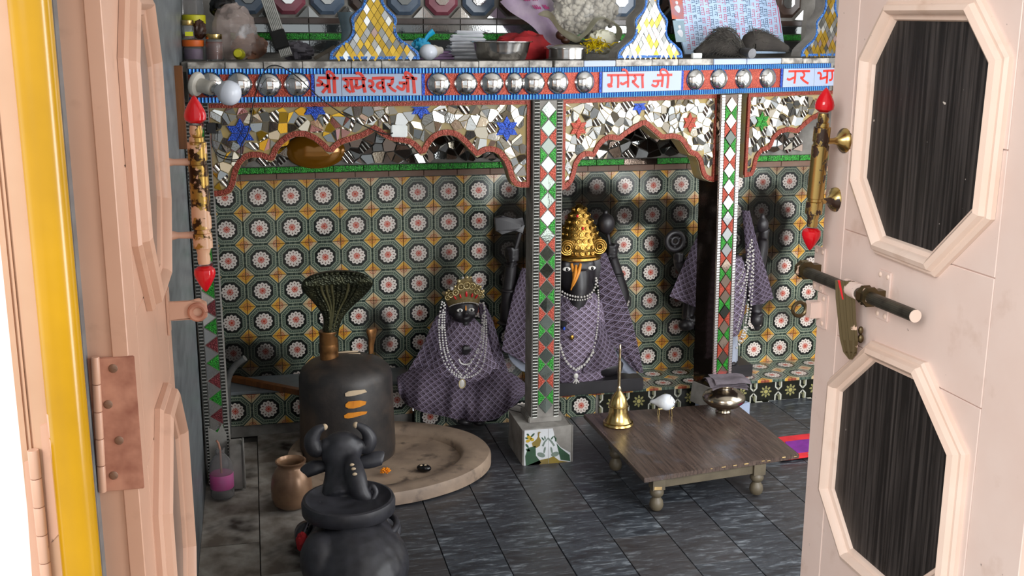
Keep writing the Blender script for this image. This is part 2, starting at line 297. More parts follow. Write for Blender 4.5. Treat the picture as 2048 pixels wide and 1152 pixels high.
class B:                                              # bmesh builder
    def __init__(s): s.b = bmesh.new()
    def tri(s, pts, faces):
        vs = [s.b.verts.new(p) for p in pts]
        for f in faces:
            try: s.b.faces.new([vs[i] for i in f])
            except ValueError: pass
        return s
    def prism(s, pts, n, t, taper=1.0):               # coplanar polygon, extruded backwards along -n
        n = V(n); k = len(pts); pts = [V(p) for p in pts]; cen = sum(pts, V())/k
        front = [cen+(p-cen)*taper for p in pts]; back = [p-n*t for p in pts]
        vs = [s.b.verts.new(p) for p in front+back]
        if k <= 4: tr = [tuple(range(k))]
        else: tr = tessellate_polygon([pts])
        for f in tr:
            try:
                s.b.faces.new([vs[i] for i in f]); s.b.faces.new([vs[k+i] for i in reversed(f)])
            except ValueError: pass
        for i in range(k):
            j = (i+1) % k; s.b.faces.new((vs[i], vs[j], vs[k+j], vs[k+i]))
        return s
    def box(s, c, d, rot=None):
        m = Matrix.Translation(V(c)) @ (rot.to_4x4() if rot is not None else Matrix()) @ Matrix.Diagonal((d[0], d[1], d[2], 1))
        bmesh.ops.create_cube(s.b, size=1, matrix=m); return s
    def ell(s, c, r, rot=None, u=20, v=12):
        r = (r, r, r) if isinstance(r, (int, float)) else r
        m = Matrix.Translation(V(c)) @ (rot.to_4x4() if rot is not None else Matrix()) @ Matrix.Diagonal((r[0], r[1], r[2], 1))
        bmesh.ops.create_uvsphere(s.b, u_segments=u, v_segments=v, radius=1, matrix=m); return s
    def ico(s, c, r, sub=1):
        bmesh.ops.create_icosphere(s.b, subdivisions=sub, radius=r, matrix=Matrix.Translation(V(c))); return s
    def tube(s, pts, rad, n=10, caps=True, flat=1.0):
        pts = [V(p) for p in pts]; k = len(pts); rad = [rad]*k if isinstance(rad, (int, float)) else rad
        rings = []; a = None
        for i, p in enumerate(pts):
            t = (pts[min(i+1, k-1)]-pts[max(i-1, 0)]).normalized()
            if a is None: a = t.orthogonal().normalized()
            else: a = (a-t*a.dot(t)).normalized()
            b = t.cross(a)
            rings.append([s.b.verts.new(p+(a*math.cos(q)+b*math.sin(q)*flat)*rad[i]) for q in [2*math.pi*j/n for j in range(n)]])
        for i in range(k-1):
            for j in range(n): s.b.faces.new((rings[i][j], rings[i][(j+1) % n], rings[i+1][(j+1) % n], rings[i+1][j]))
        if caps: s.b.faces.new(rings[0]); s.b.faces.new(rings[-1][::-1])
        return s
    def lathe(s, prof, c=(0, 0, 0), n=32, axis=(0, 0, 1), sx=1, sy=1, start=0):
        q = V((0, 0, 1)).rotation_difference(V(axis).normalized()); c = V(c); rings = []
        for r, z in prof:
            if r < 1e-5: rings.append([s.b.verts.new(c+q @ V((0, 0, z)))])
            else: rings.append([s.b.verts.new(c+q @ V((r*sx*math.cos(start+2*math.pi*j/n), r*sy*math.sin(start+2*math.pi*j/n), z))) for j in range(n)])
        for a, b in zip(rings, rings[1:]):
            for j in range(n):
                k = (j+1) % n
                f = [a[0], b[k], b[j]] if len(a) == 1 else ([a[j], a[k], b[0]] if len(b) == 1 else [a[j], a[k], b[k], b[j]])
                if len(set(f)) > 2: s.b.faces.new(f)
        for rg in (rings[0], rings[-1]):
            if len(rg) > 2: s.b.faces.new(rg)
        return s
    def grid(s, fn, nu, nv, thick=0, uv=None):
        vs = [[s.b.verts.new(fn(i/nu, j/nv)) for j in range(nv+1)] for i in range(nu+1)]
        fs = [s.b.faces.new((vs[i][j], vs[i+1][j], vs[i+1][j+1], vs[i][j+1])) for i in range(nu) for j in range(nv)]
        if uv:
            lay = s.b.loops.layers.uv.new('uv'); ix = {vs[i][j]: (i/nu*uv[0], j/nv*uv[1]) for i in range(nu+1) for j in range(nv+1)}
            for f in fs:
                for l in f.loops: l[lay].uv = ix[l.vert]
        if thick: bmesh.ops.solidify(s.b, geom=fs, thickness=thick)
        return s
    def mesh(s, name, smooth=True, bevel=0, ang=40, seg=2, keep=False):
        if bevel: bmesh.ops.bevel(s.b, geom=list(s.b.edges), offset=bevel, segments=seg, affect='EDGES', clamp_overlap=True)
        if not keep: bmesh.ops.recalc_face_normals(s.b, faces=list(s.b.faces))
        me = bpy.data.meshes.new(name); s.b.to_mesh(me); s.b.free()
        if smooth:
            me.shade_smooth()
            try: me.set_sharp_from_angle(angle=math.radians(ang))
            except Exception: pass
        return me
    def build(s, name, mat, parent=None, label=None, kind=None, smooth=True, bevel=0, ang=40, seg=2):
        return link(name, s.mesh(name, smooth, bevel, ang, seg), mat, parent, label=label, kind=kind)
    def organic(s, name, mat, parent=None, vox=.006, it=6, label=None, noise_amp=0, noise_sc=20):
        me = s.mesh(name, False); o = bpy.data.objects.new(name+'_tmp', me); COL.objects.link(o)
        r = o.modifiers.new('r', 'REMESH'); r.mode = 'VOXEL'; r.voxel_size = vox
        k = o.modifiers.new('s', 'SMOOTH'); k.iterations = it; k.factor = .5
        dg = bpy.context.evaluated_depsgraph_get(); dg.update()
        m2 = bpy.data.meshes.new_from_object(o.evaluated_get(dg)); m2.name = name
        bpy.data.objects.remove(o); m2.materials.clear(); m2.shade_smooth()
        if noise_amp:
            for vt in m2.vertices:
                vt.co += vt.normal*(noise.noise(vt.co*noise_sc)*noise_amp)
        return link(name, m2, mat, parent, label=label)
def crumple(c, r, seed, amp=.25, sc=2.2, u=28, v=18, rot=None, ridge=True, floor=None):   # a creased bag or cloth lump
    b = B(); b.ell((0, 0, 0), (1, 1, 1), None, u, v)
    for vt in b.b.verts:
        p = V(vt.co); n_ = noise.noise(p*sc+V((seed*7.3, seed*3.1, seed)))
        if ridge: n_ = (abs(n_)*2-.35)*-1
        n2 = noise.noise(p*sc*2.7+V((seed, 5, seed*2)))
        vt.co = p*(1+amp*n_+amp*.35*n2)
        q = V((vt.co.x*r[0], vt.co.y*r[1], vt.co.z*r[2]))
        vt.co = V(c)+((rot @ q) if rot is not None else q)
        if floor is not None and vt.co.z < floor: vt.co.z = floor
    return b
def spline(pts, n=8):                                  # Catmull-Rom through points
    pts = [V(p) for p in pts]; out = []
    for i in range(len(pts)-1):
        a, b, c, d = pts[max(i-1, 0)], pts[i], pts[i+1], pts[min(i+2, len(pts)-1)]
        for k in range(n):
            t = k/n; out.append(.5*((2*b)+(c-a)*t+(2*a-5*b+4*c-d)*t*t+(3*b-a-3*c+d)*t**3))
    return out+[pts[-1]]
def resample(pts, step):
    out = [pts[0]]; acc = 0
    for a, b in zip(pts, pts[1:]):
        L = math.hypot(b[0]-a[0], b[1]-a[1])
        while acc+L >= step:
            t = (step-acc)/L; a = (a[0]+(b[0]-a[0])*t, a[1]+(b[1]-a[1])*t); out.append(a); L = math.hypot(b[0]-a[0], b[1]-a[1]); acc = 0
        acc += L
    if math.hypot(pts[-1][0]-out[-1][0], pts[-1][1]-out[-1][1]) > step*.3: out.append(pts[-1])
    return out
def inside(p, poly):
    x, y = p; r = False; k = len(poly); j = k-1
    for i in range(k):
        xi, yi = poly[i]; xj, yj = poly[j]
        if (yi > y) != (yj > y) and x < (xj-xi)*(y-yi)/(yj-yi)+xi: r = not r
        j = i
    return r
def offset(pts, d):                                    # polyline offset to its left
    out = []; k = len(pts)
    for i in range(k):
        a, b = pts[max(i-1, 0)], pts[min(i+1, k-1)]; tx, ty = b[0]-a[0], b[1]-a[1]; L = math.hypot(tx, ty) or 1
        out.append((pts[i][0]-ty/L*d, pts[i][1]+tx/L*d))
    return out
def clip(poly, px, py, nx, ny):
    out = []
    for i, a in enumerate(poly):
        b = poly[(i+1) % len(poly)]; da = (a[0]-px)*nx+(a[1]-py)*ny; db = (b[0]-px)*nx+(b[1]-py)*ny
        if da <= 0: out.append(a)
        if (da < 0) != (db < 0) and da != db: t = da/(da-db); out.append((a[0]+(b[0]-a[0])*t, a[1]+(b[1]-a[1])*t))
    return out
def shards(poly, size, avoid=(), gap=.0016, rng=random):   # broken-mirror cells filling a polygon
    xs = [p[0] for p in poly]; ys = [p[1] for p in poly]; pts = []
    nx, ny = int((max(xs)-min(xs))/size)+1, int((max(ys)-min(ys))/size)+1
    for i in range(-1, nx+1):
        for j in range(-1, ny+1):
            pts.append((min(xs)+(i+rng.random()*1.0)*size, min(ys)+(j+rng.random()*1.0)*size))
    out = []
    for i, p in enumerate(pts):
        if not inside(p, poly) or any(math.hypot(p[0]-a[0], p[1]-a[1]) < a[2] for a in avoid): continue
        cell = [(p[0]-2*size, p[1]-2*size), (p[0]+2*size, p[1]-2*size), (p[0]+2*size, p[1]+2*size), (p[0]-2*size, p[1]+2*size)]
        for j, q in enumerate(pts):
            dx, dy = q[0]-p[0], q[1]-p[1]; L = math.hypot(dx, dy)
            if 0 < L < 3.5*size: cell = clip(cell, p[0]+dx/2-dx/L*gap, p[1]+dy/2-dy/L*gap, dx/L, dy/L)
            if len(cell) < 3: break
        for a in avoid:
            dx, dy = a[0]-p[0], a[1]-p[1]; L = math.hypot(dx, dy)
            if L < a[2]+2*size: cell = clip(cell, a[0]-dx/L*a[2]*.82, a[1]-dy/L*a[2]*.82, dx/L, dy/L)
        if len(cell) < 3: continue
        res = []
        for q in cell:
            if not inside(q, poly):
                lo, hi = 0, 1
                for _ in range(7):
                    md = (lo+hi)/2; t = (p[0]+(q[0]-p[0])*md, p[1]+(q[1]-p[1])*md)
                    if inside(t, poly): lo = md
                    else: hi = md
                q = (p[0]+(q[0]-p[0])*lo, p[1]+(q[1]-p[1])*lo)
            res.append(q)
        if len(res) >= 4 and rng.random() < .5:
            k = len(res); i = rng.randrange(k); j = (i+k//2) % k; i, j = min(i, j), max(i, j)
            for pc in (res[i:j+1], res[j:]+res[:i+1]):
                if len(pc) < 3: continue
                m = (sum(x for x, _ in pc)/len(pc), sum(y for _, y in pc)/len(pc))
                out.append((m, [(m[0]+(x-m[0])*.95, m[1]+(y-m[1])*.95) for x, y in pc]))
        else: out.append((p, res))
    return out
def shard_obj(name, pl, p, cell, d, mat, parent, tilt=.12, t=.004):
    tx, ty = random.gauss(0, tilt), random.gauss(0, tilt)
    pts = [pl.at(q[0], q[1], d+(q[0]-p[0])*tx*.5+(q[1]-p[1])*ty*.5) for q in cell]
    b = B(); b.prism(pts, pl.n, t+.004); b.build(name, mat, parent, smooth=False)
def star(pl, a, b, r, mat, parent, d=.006, rot=0, half=False):
    bm = B()
    for k in range(6):
        an = rot+math.pi/2+k*math.pi/3
        q = [(0, 0), (math.cos(an-.52)*r*.56, math.sin(an-.52)*r*.56), (math.cos(an)*r, math.sin(an)*r), (math.cos(an+.52)*r*.56, math.sin(an+.52)*r*.56)]
        if half and min(y for x, y in q) > -.2*r and k in (0,): continue
        q = [((x*.94+math.cos(an)*r*.03), (y*.94+math.sin(an)*r*.03)) for x, y in q]
        if half: q = [(x, min(y, .16*r)) for x, y in q]
        bm.prism([pl.at(a+x, b+y, d+.001*(k % 2)) for x, y in q], pl.n, .005)
    bm.build('star', mat, parent, smooth=False)
def cast(o):                                           # rays from the camera onto a mesh already built
    t = BVHTree.FromPolygons([v.co for v in o.data.vertices], [p.vertices for p in o.data.polygons])
    def f(x, y, off=0):
        d = ray(x, y).normalized(); hit = t.ray_cast(CAM, d); return hit[0]-d*off if hit[0] else None
    return f
def beads(path, r, b=None, sub=1, step=None):
    b = b or B(); step = step or r*2.02; pts = spline(path, 10); acc = 0; last = pts[0]; b.ico(last, r, sub)
    for p in pts[1:]:
        if (p-last).length >= step: b.ico(p, r, sub); last = p
    return b
# ================================================================== THE SETTING
def struct(name, bm, mat, parent=None, **k):
    return tag(bm.build(name, mat, parent, **k), kind='structure')
struct('ground', B().box((.5, -6.2, -.05), (9, 6.3, .1)), simple('courtyard_paving', '#b5ada2', '#a09789', .8), smooth=False)
fl = struct('floor', B().box((1.25, -1.5, -.05), (3.2, 3.0, .084)), 'grout', smooth=False)
wl = struct('wall_left', B().box((-.285, -1.45, 1.3), (.12, 3.05, 2.6)), 'grey_marble', smooth=False)
wr = B(); wr.box((2.78, -.32, 1.3), (.12, .75, 2.6)); wr.box((2.78, -2.6, 1.3), (.12, .8, 2.6)); wr.box((2.78, -1.45, 2.45), (.12, 1.51, .3)); wr.box((2.78, -1.45, .2), (.12, 1.51, .4))
struct('wall_right', wr, 'white', smooth=False)        # side opening to the yard
struct('ceiling', B().box((1.28, -1.45, 2.66), (3.3, 3.1, .12)), 'white', smooth=False)
wf = B()                                            # two doorways: the open one in view and one to its right
wf.box((-.93, -2.93, 1.3), (1.316, .14, 2.6)); wf.box((1.32, -2.95, 1.3), (.32, .1, 2.6)); wf.box((2.77, -2.95, 1.3), (.34, .1, 2.6)); wf.box((1.2, -2.95, 2.4), (2.8, .1, .4))
struct('wall_front', wf, 'white', smooth=False)
wb = struct('wall_back', B().box((1.28, .06, 1.3), (3.3, .1, 2.6)), 'cement', smooth=False)
# floor slabs, staggered courses; those at the left are pale and stained
def slab_mesh(w, l):
    return B().box((0, 0, 0), (w-.003, l-.003, .012)).mesh('floor_slab', False, bevel=.0008, seg=1)
sm = {('floor'): slab_mesh(.178, .44), ('pale'): slab_mesh(.178, .44)}
for k, me in sm.items(): me.materials.append(M[k])
for i in range(-4, 13):
    x = .664+(i-.5)*.178; off = -.918 + (.22 if i % 2 == 0 else 0)
    for j in range(-6, 4):
        y = off+(j-.5)*.44
        if y < -2.98 or y > -.05 or x < -.2: continue
        k = 'pale' if x < .12 and y > -1.9 else 'floor'
        link('floor_slab', sm[k], None, fl, (x, y, random.uniform(-.0012, .0004)))
# tiled back wall
def tile_mesh(mat, w=.1235, h=.1235, t=.012):
    b = B(); b.box((0, 0, 0), (w, t, h)); uv = b.b.loops.layers.uv.new('uv')
    for f in b.b.faces:
        for l in f.loops: l[uv].uv = (l.vert.co.x/.125+.5, l.vert.co.z/.125+.5)
    me = b.mesh('tile', False, bevel=.0012, seg=1); me.materials.append(M[mat]); return me
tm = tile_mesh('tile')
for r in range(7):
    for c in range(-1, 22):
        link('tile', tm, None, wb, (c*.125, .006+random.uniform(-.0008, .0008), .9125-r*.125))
# strips above the tiles: terracotta, then green glass
for (z0, z1, mat, n) in ((.978, 1.0, 'terracotta', 0), (1.002, 1.026, 'g_green', 1)):
    if mat == 'terracotta': M['terracotta'] = simple('terracotta_strip', '#6b4434', '#7a6a5a', .6, sc=5)
    x = -.2
    while x < 2.7:
        w = random.uniform(.11, .16); mt = mat
        if n and random.random() < .25 and x > .8: mt = 'm_dark'
        link('edging_strip', B().box((0, 0, 0), (w-.002, .014, z1-z0)).mesh('edging_strip', False, bevel=.001, seg=1), mt, wb, (x+w/2, .004, (z0+z1)/2)); x += w
# dim broken-mirror field between the green strip and the shelf
poly = [(-.2, 1.03), (2.3, 1.03), (2.3, 1.255), (-.2, 1.255)]
rng = random.Random(3)
for p, cell in shards(poly, .041, [(.225, 1.085, .085)], .0022, rng):
    shard_obj('mirror_shard', PW, p, cell, .006, rng.choice(['m_grey', 'm_dark', 'm_dark', 'm_silver', 'm_rib', 'm_warm', 'm_dark'] if p[0] > .3 else ['m_grey', 'm_gold', 'm_dark', 'm_warm', 'm_rib']), wb, .16)
am = B(); am.lathe([(0, .022), (.05, .020), (.09, .013), (.113, .004), (.116, 0)], (.228, -.002, 1.086), 40, (0, -1, 0), 1, .6)
am.build('amber_roundel', 'amber', wb, 'amber glass oval')
# mirror panels on the upper wall, above the shelf
up = 1.665
for k in range(16):
    cx = .0+k*.146; col = ['h_pink', 'h_blue', 'h_brown', 'h_blue'][(k-1) % 4]
    oc = lambda r, q=0: [(cx+r*math.cos(math.pi/8+i*math.pi/4), up+r*math.sin(math.pi/8+i*math.pi/4)) for i in range(8)]
    b = B(); b.prism([PW.at(x, z, .012) for x, z in oc(.069)], PW.n, .012, .8); b.build('octagon_panel', col, wb, smooth=False)
    b = B(); b.prism([PW.at(x, z, .020) for x, z in oc(.030)], PW.n, .01, .9); b.build('octagon_boss', 'm_silver', wb, smooth=False)
    for sx in (-1, 1):
        q = [(cx+sx*.004+sx*.03, up-.073), (cx+sx*.072, up-.073), (cx+sx*.072, up-.032)]
        b = B(); b.prism([PW.at(x, z, .008) for x, z in q], PW.n, .008); b.build('corner_mirror', 'm_silver', wb, smooth=False)
    for z0, z1, mt in ((1.568, 1.588, 'h_brown'), (1.535, 1.565, 'm_grey'), (1.508, 1.532, 'g_green'), (1.46, 1.505, 'm_grey')):
        link('edging_strip', B().box((0, 0, 0), (.144, .014, z1-z0)).mesh('edging_strip', False, bevel=.001, seg=1), mt, wb, (cx, .004, (z0+z1)/2))
# ------------------------------------------------------------------ raised ledge the idols sit on
lg = thing('tiled_ledge', 'low ledge along the back wall, tiled on top, with black star tiles in front', 'ledge', (1.6, -.13, 0))
lh = thing('corner_ledge', 'higher ledge in the left corner with a grey slab on top of printed tiles', 'ledge', (.2, -.1, 0))
b = B(); b.box((.175, -.098, .088), (.77, .18, .172)); b.build('core', 'cement', lh, smooth=False)
b = B(); b.box((1.65, -.12, .045), (2.12, .22, .087)); b.build('core', 'cement', lg, smooth=False)
tl = tile_mesh('tile_ledge'); rx = Matrix.Rotation(-math.pi/2, 3, 'X')
for c in range(-1, 5):
    link('tile', tl, None, lh, (c*.125+.0, -.192, .112))
for c in range(5, 22):
    x = c*.125
    for k in (0, 1): link('tile', tl, None, lg, (x, -.063-k*.125, .095+random.uniform(-.0006, .0006)), rx)
stm = tile_mesh('star_tile', .112, .098); stt = tile_mesh('tile_ledge', .1235, .098)
for c in range(5, 11): link('tile', stt, None, lg, (c*.125, -.238, .047))
x = 1.385
while x < 2.68: link('star_tile', stm, None, lg, (x, -.238, .047)); x += .1145
b = B(); b.box((.175, -.097, .181), (.77, .19, .012)); b.build('top_slab', 'grey_marble', lh, smooth=False, bevel=.002)
# ------------------------------------------------------------------ shelf and name beam
def zig(x0, x1, front, back, z0, z1, b):              # strip that follows the bend of the beam; front/back are offsets along the normals
    for pl, a, c in ((PL, x0, 1.0), (PR, 0, (x1-1)/PR.u.x)):
        pass
    pA = [V((x0, BY-front, 0)), V((1.0, BY-front, 0)), PR.at((x1-1)/PR.u.x, 0, front)]
    pB = [V((x0, BY-back, 0)), V((1.0, BY-back, 0)), PR.at((x1-1)/PR.u.x, 0, back)]
    pts = []
    for A_, B_ in ((pA, z0), (pA, z1), (pB, z1), (pB, z0)):
        pts.append([V((p.x, p.y, B_)) for p in A_])
    vs = [[b.b.verts.new(p) for p in row] for row in pts]
    for i in range(4):
        for k in range(2): b.b.faces.new((vs[i][k], vs[i][k+1], vs[(i+1) % 4][k+1], vs[(i+1) % 4][k]))
    b.b.faces.new([vs[i][0] for i in range(4)]); b.b.faces.new([vs[3-i][2] for i in range(4)])
    return b
sh = thing('stone_shelf', 'cluttered stone shelf slab with a chipped white front edge above the name beam', 'shelf', (1.2, -.4, 1.42))
b = B(); zb = [(-.22, BY+.01), (1.0, BY+.01), (2.3, -.2), (2.6, -.1), (2.6, .008), (-.22, .008)]
b.prism([V((x, y, 1.440)) for x, y in zb], (0, 0, 1), .03); b.build('slab', 'cement', sh, smooth=False)
x = -.2
while x < 2.25:
    w = random.uniform(.07, .2); x1 = min(x+w-.002, 2.26)
    if x < 1.0 < x1: x1 = .999; 
    b = B(); pl = PL if x < .999 else PR; f = (lambda q: q) if pl is PL else (lambda q: (q-1)/PR.u.x)
    zt = 1.442+random.uniform(-.002, .002)
    b.prism([pl.at(f(x), 1.4215, .026), pl.at(f(x1), 1.4215, .026), pl.at(f(x1), zt, .026), pl.at(f(x), zt, .026)], pl.n, .045)
    b.build('edge_stone', random.choice(['stone_edge', 'stone_edge', 'plaque' if x > .9 else 'stone_edge']), sh, smooth=False, bevel=.0015); x = x1+.002
bm_ = thing('name_beam', 'horizontal beam with silver domes and red Hindi lettering on white plaques', 'beam', (1.0, -.6, 1.31))
zig(-.205, 2.3, .012, -.06, 1.3105, 1.4205, B()).build('beam_body', 'cement', bm_, smooth=False)
for z0, z1 in ((1.313, 1.3295), (1.4025, 1.4195)):
    tag(zig(-.2, 2.28, .018, .010, z0, z1, B()).build('blue_glass_beading', 'blue_rib', bm_, smooth=False), kind='stuff')
zig(-.2, 2.28, .015, .010, 1.330, 1.402, B()).build('red_backing', 'g_red', bm_, smooth=False)
def dome(x, y, rx, ry, d=.015):
    pl = BP(x); a, bz = pl.px(x, y, d)
    b = B(); q = V((0, 0, 1)).rotation_difference(pl.n); h = .026
    b.lathe([(1, 0), (.985, .06), (.93, .3), (.82, .52), (.66, .73), (.46, .88), (.24, .97), (0, 1)], (0, 0, 0), 36)
    for v in b.b.verts: v.co = pl.at(a+v.co.x*rx, bz+v.co.y*ry, d+v.co.z*h)
    b.build('mirror_dome', 'dome', bm_, ang=80)
T = Mat('silvered_dome', .05, 1); n = T.noise(40, 4); T.base(mix(T.nt, '#e6e6e6', '#a8a4a0', n.ramp(.5, .8))); T.bump(T.noise(9, 2), .25, .004); M['dome'] = T.m
for x, y in ((420.7, 168.5), (478, 168.5), (536.6, 169.5), (594, 169)): dome(x, y, .0435, .0405)
for x, y in ((876.8, 168), (931.5, 167.5), (983.6, 167), (1067, 166.5), (1116.4, 165.5), (1168.5, 164)): dome(x, y, .042, .0405)
dome(1028, 166.7, .034, .0405, .012)
for x, y in ((1390, 159), (1437, 158), (1486.5, 157), (1534.6, 156)): dome(x, y, .043, .0405)
def plaque(x0, x1, splits, strokes, off, sc):
    pl = BP(x0); a0 = pl.px(x0, 165, .018)[0]; a1 = pl.px(x1, 165, .018)[0]
    p = B(); xs = [a0]+[pl.px(s_, 165, .018)[0] for s_ in splits]+[a1]
    for u0, u1 in zip(xs, xs[1:]): p.prism([pl.at(u0+.0008, 1.3305, .0205), pl.at(u1-.0008, 1.3305, .0205), pl.at(u1-.0008, 1.4015, .0205), pl.at(u0+.0008, 1.4015, .0205)], pl.n, .008)
    po = p.build('name_plaque', 'plaque', bm_, smooth=False)
    L = B()
    for wd, st in strokes:
        pts = [pl.px(off[0]+x/sc, off[1]+y/sc, .022) for x, y in st]
        if len(pts) > 2: pts = [(q.x, q.y) for q in spline([V((x, y, 0)) for x, y in pts], 5)]
        wv = wd*.00048
        k = len(pts)
        l = offset(pts, wv); r = offset(pts, -wv)
        for i in range(k-1):
            L.prism([pl.at(*r[i], .0218), pl.at(*r[i+1], .0218), pl.at(*l[i+1], .0218), pl.at(*l[i], .0218)], pl.n, .0014)
    L.build('lettering', 'letter', po, 'red painted Hindi letters', smooth=False)
    for u in (a0-.006, a1+.006):
        tag(B().prism([pl.at(u-.005, 1.331, .0185), pl.at(u+.005, 1.331, .0185), pl.at(u+.005, 1.401, .0185), pl.at(u-.005, 1.401, .0185)], pl.n, .006).build('blue_glass_divider', 'g_blue', bm_, smooth=False))
S3 = 1997/520
plaque(629, 843, [683], [
    (9, [(140, 218), (300, 222), (490, 226)]), (11, [(312, 150), (320, 300), (337, 480)]), (11, [(412, 230), (418, 350), (426, 485)]), (9, [(425, 225), (392, 162), (334, 114), (294, 122), (294, 170), (312, 220)]),
    (10, [(122, 258), (165, 274), (202, 305), (178, 340), (110, 342)]), (10, [(200, 316), (258, 350), (318, 362)]), (10, [(212, 475), (262, 412), (306, 358)]),
    (10, [(552, 238), (760, 230), (962, 238)]), (10, [(592, 250), (640, 285), (648, 338), (618, 372), (578, 352)]), (9, [(608, 372), (642, 422), (702, 468)]), (11, [(702, 242), (716, 350), (744, 470)]),
    (10, [(792, 245), (800, 350)]), (10, [(802, 346), (778, 370), (814, 394), (930, 346)]), (11, [(908, 240), (920, 350), (942, 472)]), (10, [(918, 226), (882, 172), (832, 138), (780, 146)]),
    (10, [(998, 268), (1052, 276), (1078, 322), (1050, 364), (1000, 356)]), (9, [(1036, 368), (1060, 415), (1116, 460)]),
    (10, [(1062, 230), (1240, 222), (1438, 226)]), (10, [(1250, 312), (1192, 302), (1152, 340), (1166, 384), (1214, 394), (1258, 370)]), (11, [(1245, 235), (1255, 350), (1276, 470)]), (10, [(1402, 235), (1408, 290), (1370, 334), (1320, 326)]), (9, [(1348, 340), (1392, 402), (1470, 454)]),
    (10, [(1580, 212), (1700, 218), (1830, 236)]), (11, [(1665, 220), (1670, 350), (1676, 470)]), (10, [(1660, 308), (1590, 306), (1520, 306)]), (10, [(1602, 310), (1610, 370), (1584, 416), (1538, 404), (1480, 362)]), (11, [(1765, 230), (1775, 350), (1786, 485)]), (9, [(1765, 226), (1712, 162), (1654, 128), (1626, 142), (1648, 208)])], (620, 130), 2048/240)
plaque(1204, 1362, [], [
    (9, [(58, 577), (200, 576), (340, 574)]), (9, [(88, 578), (92, 615), (86, 645), (66, 650), (72, 664), (96, 660)]), (9, [(140, 576), (142, 630), (140, 676)]), (9, [(158, 636), (176, 646), (200, 634), (216, 628)]), (9, [(216, 576), (218, 625), (216, 672)]), (8, [(216, 574), (206, 548), (186, 534), (170, 540)]),
    (9, [(262, 578), (276, 602), (266, 622), (248, 624)]), (9, [(250, 624), (274, 650), (300, 672)]), (10, [(326, 576), (328, 625), (330, 678)]),
    (9, [(440, 577), (556, 574)]), (9, [(408, 624), (440, 622), (480, 620)]), (9, [(444, 624), (448, 644), (434, 662), (416, 660), (398, 650)]), (10, [(484, 576), (482, 620), (476, 668)]), (10, [(526, 575), (524, 625), (518, 678)]), (8, [(526, 574), (514, 548), (488, 532), (470, 540), (466, 560), (478, 572)])], (1200, 0), S3)
plaque(1565, 1700, [1627], [
    (9, [(1450, 548), (1530, 546), (1614, 546)]), (9, [(1438, 604), (1456, 612), (1482, 600), (1498, 594)]), (10, [(1502, 547), (1500, 595), (1494, 642)]), (9, [(1556, 548), (1572, 572), (1560, 594), (1540, 596)]), (9, [(1544, 597), (1570, 622), (1602, 642)]),
    (9, [(1716, 545), (1760, 543), (1850, 541)]), (9, [(1672, 562), (1690, 560), (1700, 580), (1692, 604)]), (9, [(1690, 606), (1718, 600), (1746, 590)]), (10, [(1748, 545), (1746, 592), (1742, 642)]), (9, [(1784, 545), (1786, 590), (1778, 612), (1762, 616)]), (10, [(1836, 543), (1836, 640)])], (1200, 0), S3)
# ================================================================== ARCHES, PILLARS, PEDESTALS
def arch(label, pl, curve, xl, xr, y_top, stars, mats, size, seed, frame=(True, True)):
    D = .0
    c2 = [pl.px(x, y, D) for x, y in curve]
    sm_ = resample(c2, .006)
    zt = 1.3095; a0 = pl.px(*xl, D)[0]; a1 = pl.px(*xr, D)[0]
    sm_ = [(max(a0, min(a1, x)), z) for x, z in sm_]
    root = thing('mosaic_arch', label, 'arch', pl.at((a0+a1)/2, 1.2, 0))
    low = offset(sm_, -.011)
    low = [(max(a0, min(a1, x)), z) for x, z in low]
    poly = [(a0, zt)]+[(a0, low[0][1])]+low[1:-1]+[(a1, low[-1][1]), (a1, zt)]
    b = B(); b.prism([pl.at(x, z, D) for x, z in poly], pl.n, .05); b.build('panel', 'grout_y', root, smooth=False)
    cl = resample(c2, .0185); l, r = offset(cl, .0098), offset(cl, -.0098)
    for i in range(len(cl)-1):
        q = [r[i], r[i+1], l[i+1], l[i]]; cx = sum(x for x, _ in q)/4; cz = sum(z for _, z in q)/4
        q = [(max(a0, min(a1, cx+(x-cx)*.94)), cz+(z-cz)*.96) for x, z in q]
        b = B(); b.prism([pl.at(x, z, D+.007+random.uniform(-.001, .001)) for x, z in q], pl.n, .012)
        b.build('border_tile', 'border', root, smooth=False)
    for (p, q, on) in (((a0, zt-.014), (a1, zt), True), ((a0, cl[0][1]), (a0+.013, zt-.014), frame[0]), ((a1-.013, cl[-1][1]), (a1, zt-.014), frame[1])):
        if not on: continue
        if q[0]-p[0] > q[1]-p[1]:
            x = p[0]
            while x < q[0]: 
                w = min(random.uniform(.08, .14), q[0]-x); b = B(); b.prism([pl.at(x+.0006, p[1], D+.008), pl.at(x+w-.0006, p[1], D+.008), pl.at(x+w-.0006, q[1], D+.008), pl.at(x+.0006, q[1], D+.008)], pl.n, .01); b.build('frame_strip', 'border', root, smooth=False); x += w
        else:
            b = B(); b.prism([pl.at(p[0], p[1], D+.008), pl.at(q[0], p[1], D+.008), pl.at(q[0], q[1], D+.008), pl.at(p[0], q[1], D+.008)], pl.n, .01); b.build('frame_strip', 'border', root, smooth=False)
    av = []
    for (x, y, rp, mt, hf) in stars:
        a, z = pl.px(x, y, D); R_ = rp/575
        star(pl, a, z, R_, mt, root, D+.007, 0 if not hf else math.pi, hf); av.append((a, z, R_*.86))
    up_ = offset(sm_, .0105); up_ = [(max(a0+.013, min(a1-.013, x)), z) for x, z in up_]
    reg = [(up_[0][0], zt-.015)]+up_+[(up_[-1][0], zt-.015)]
    rg = random.Random(seed)
    for p, cell in shards(reg, size, av, .0011, rg):
        shard_obj('mirror_shard', pl, p, cell, D+.005, rg.choice(mats(p[0])), root, .24, .004)
    return root
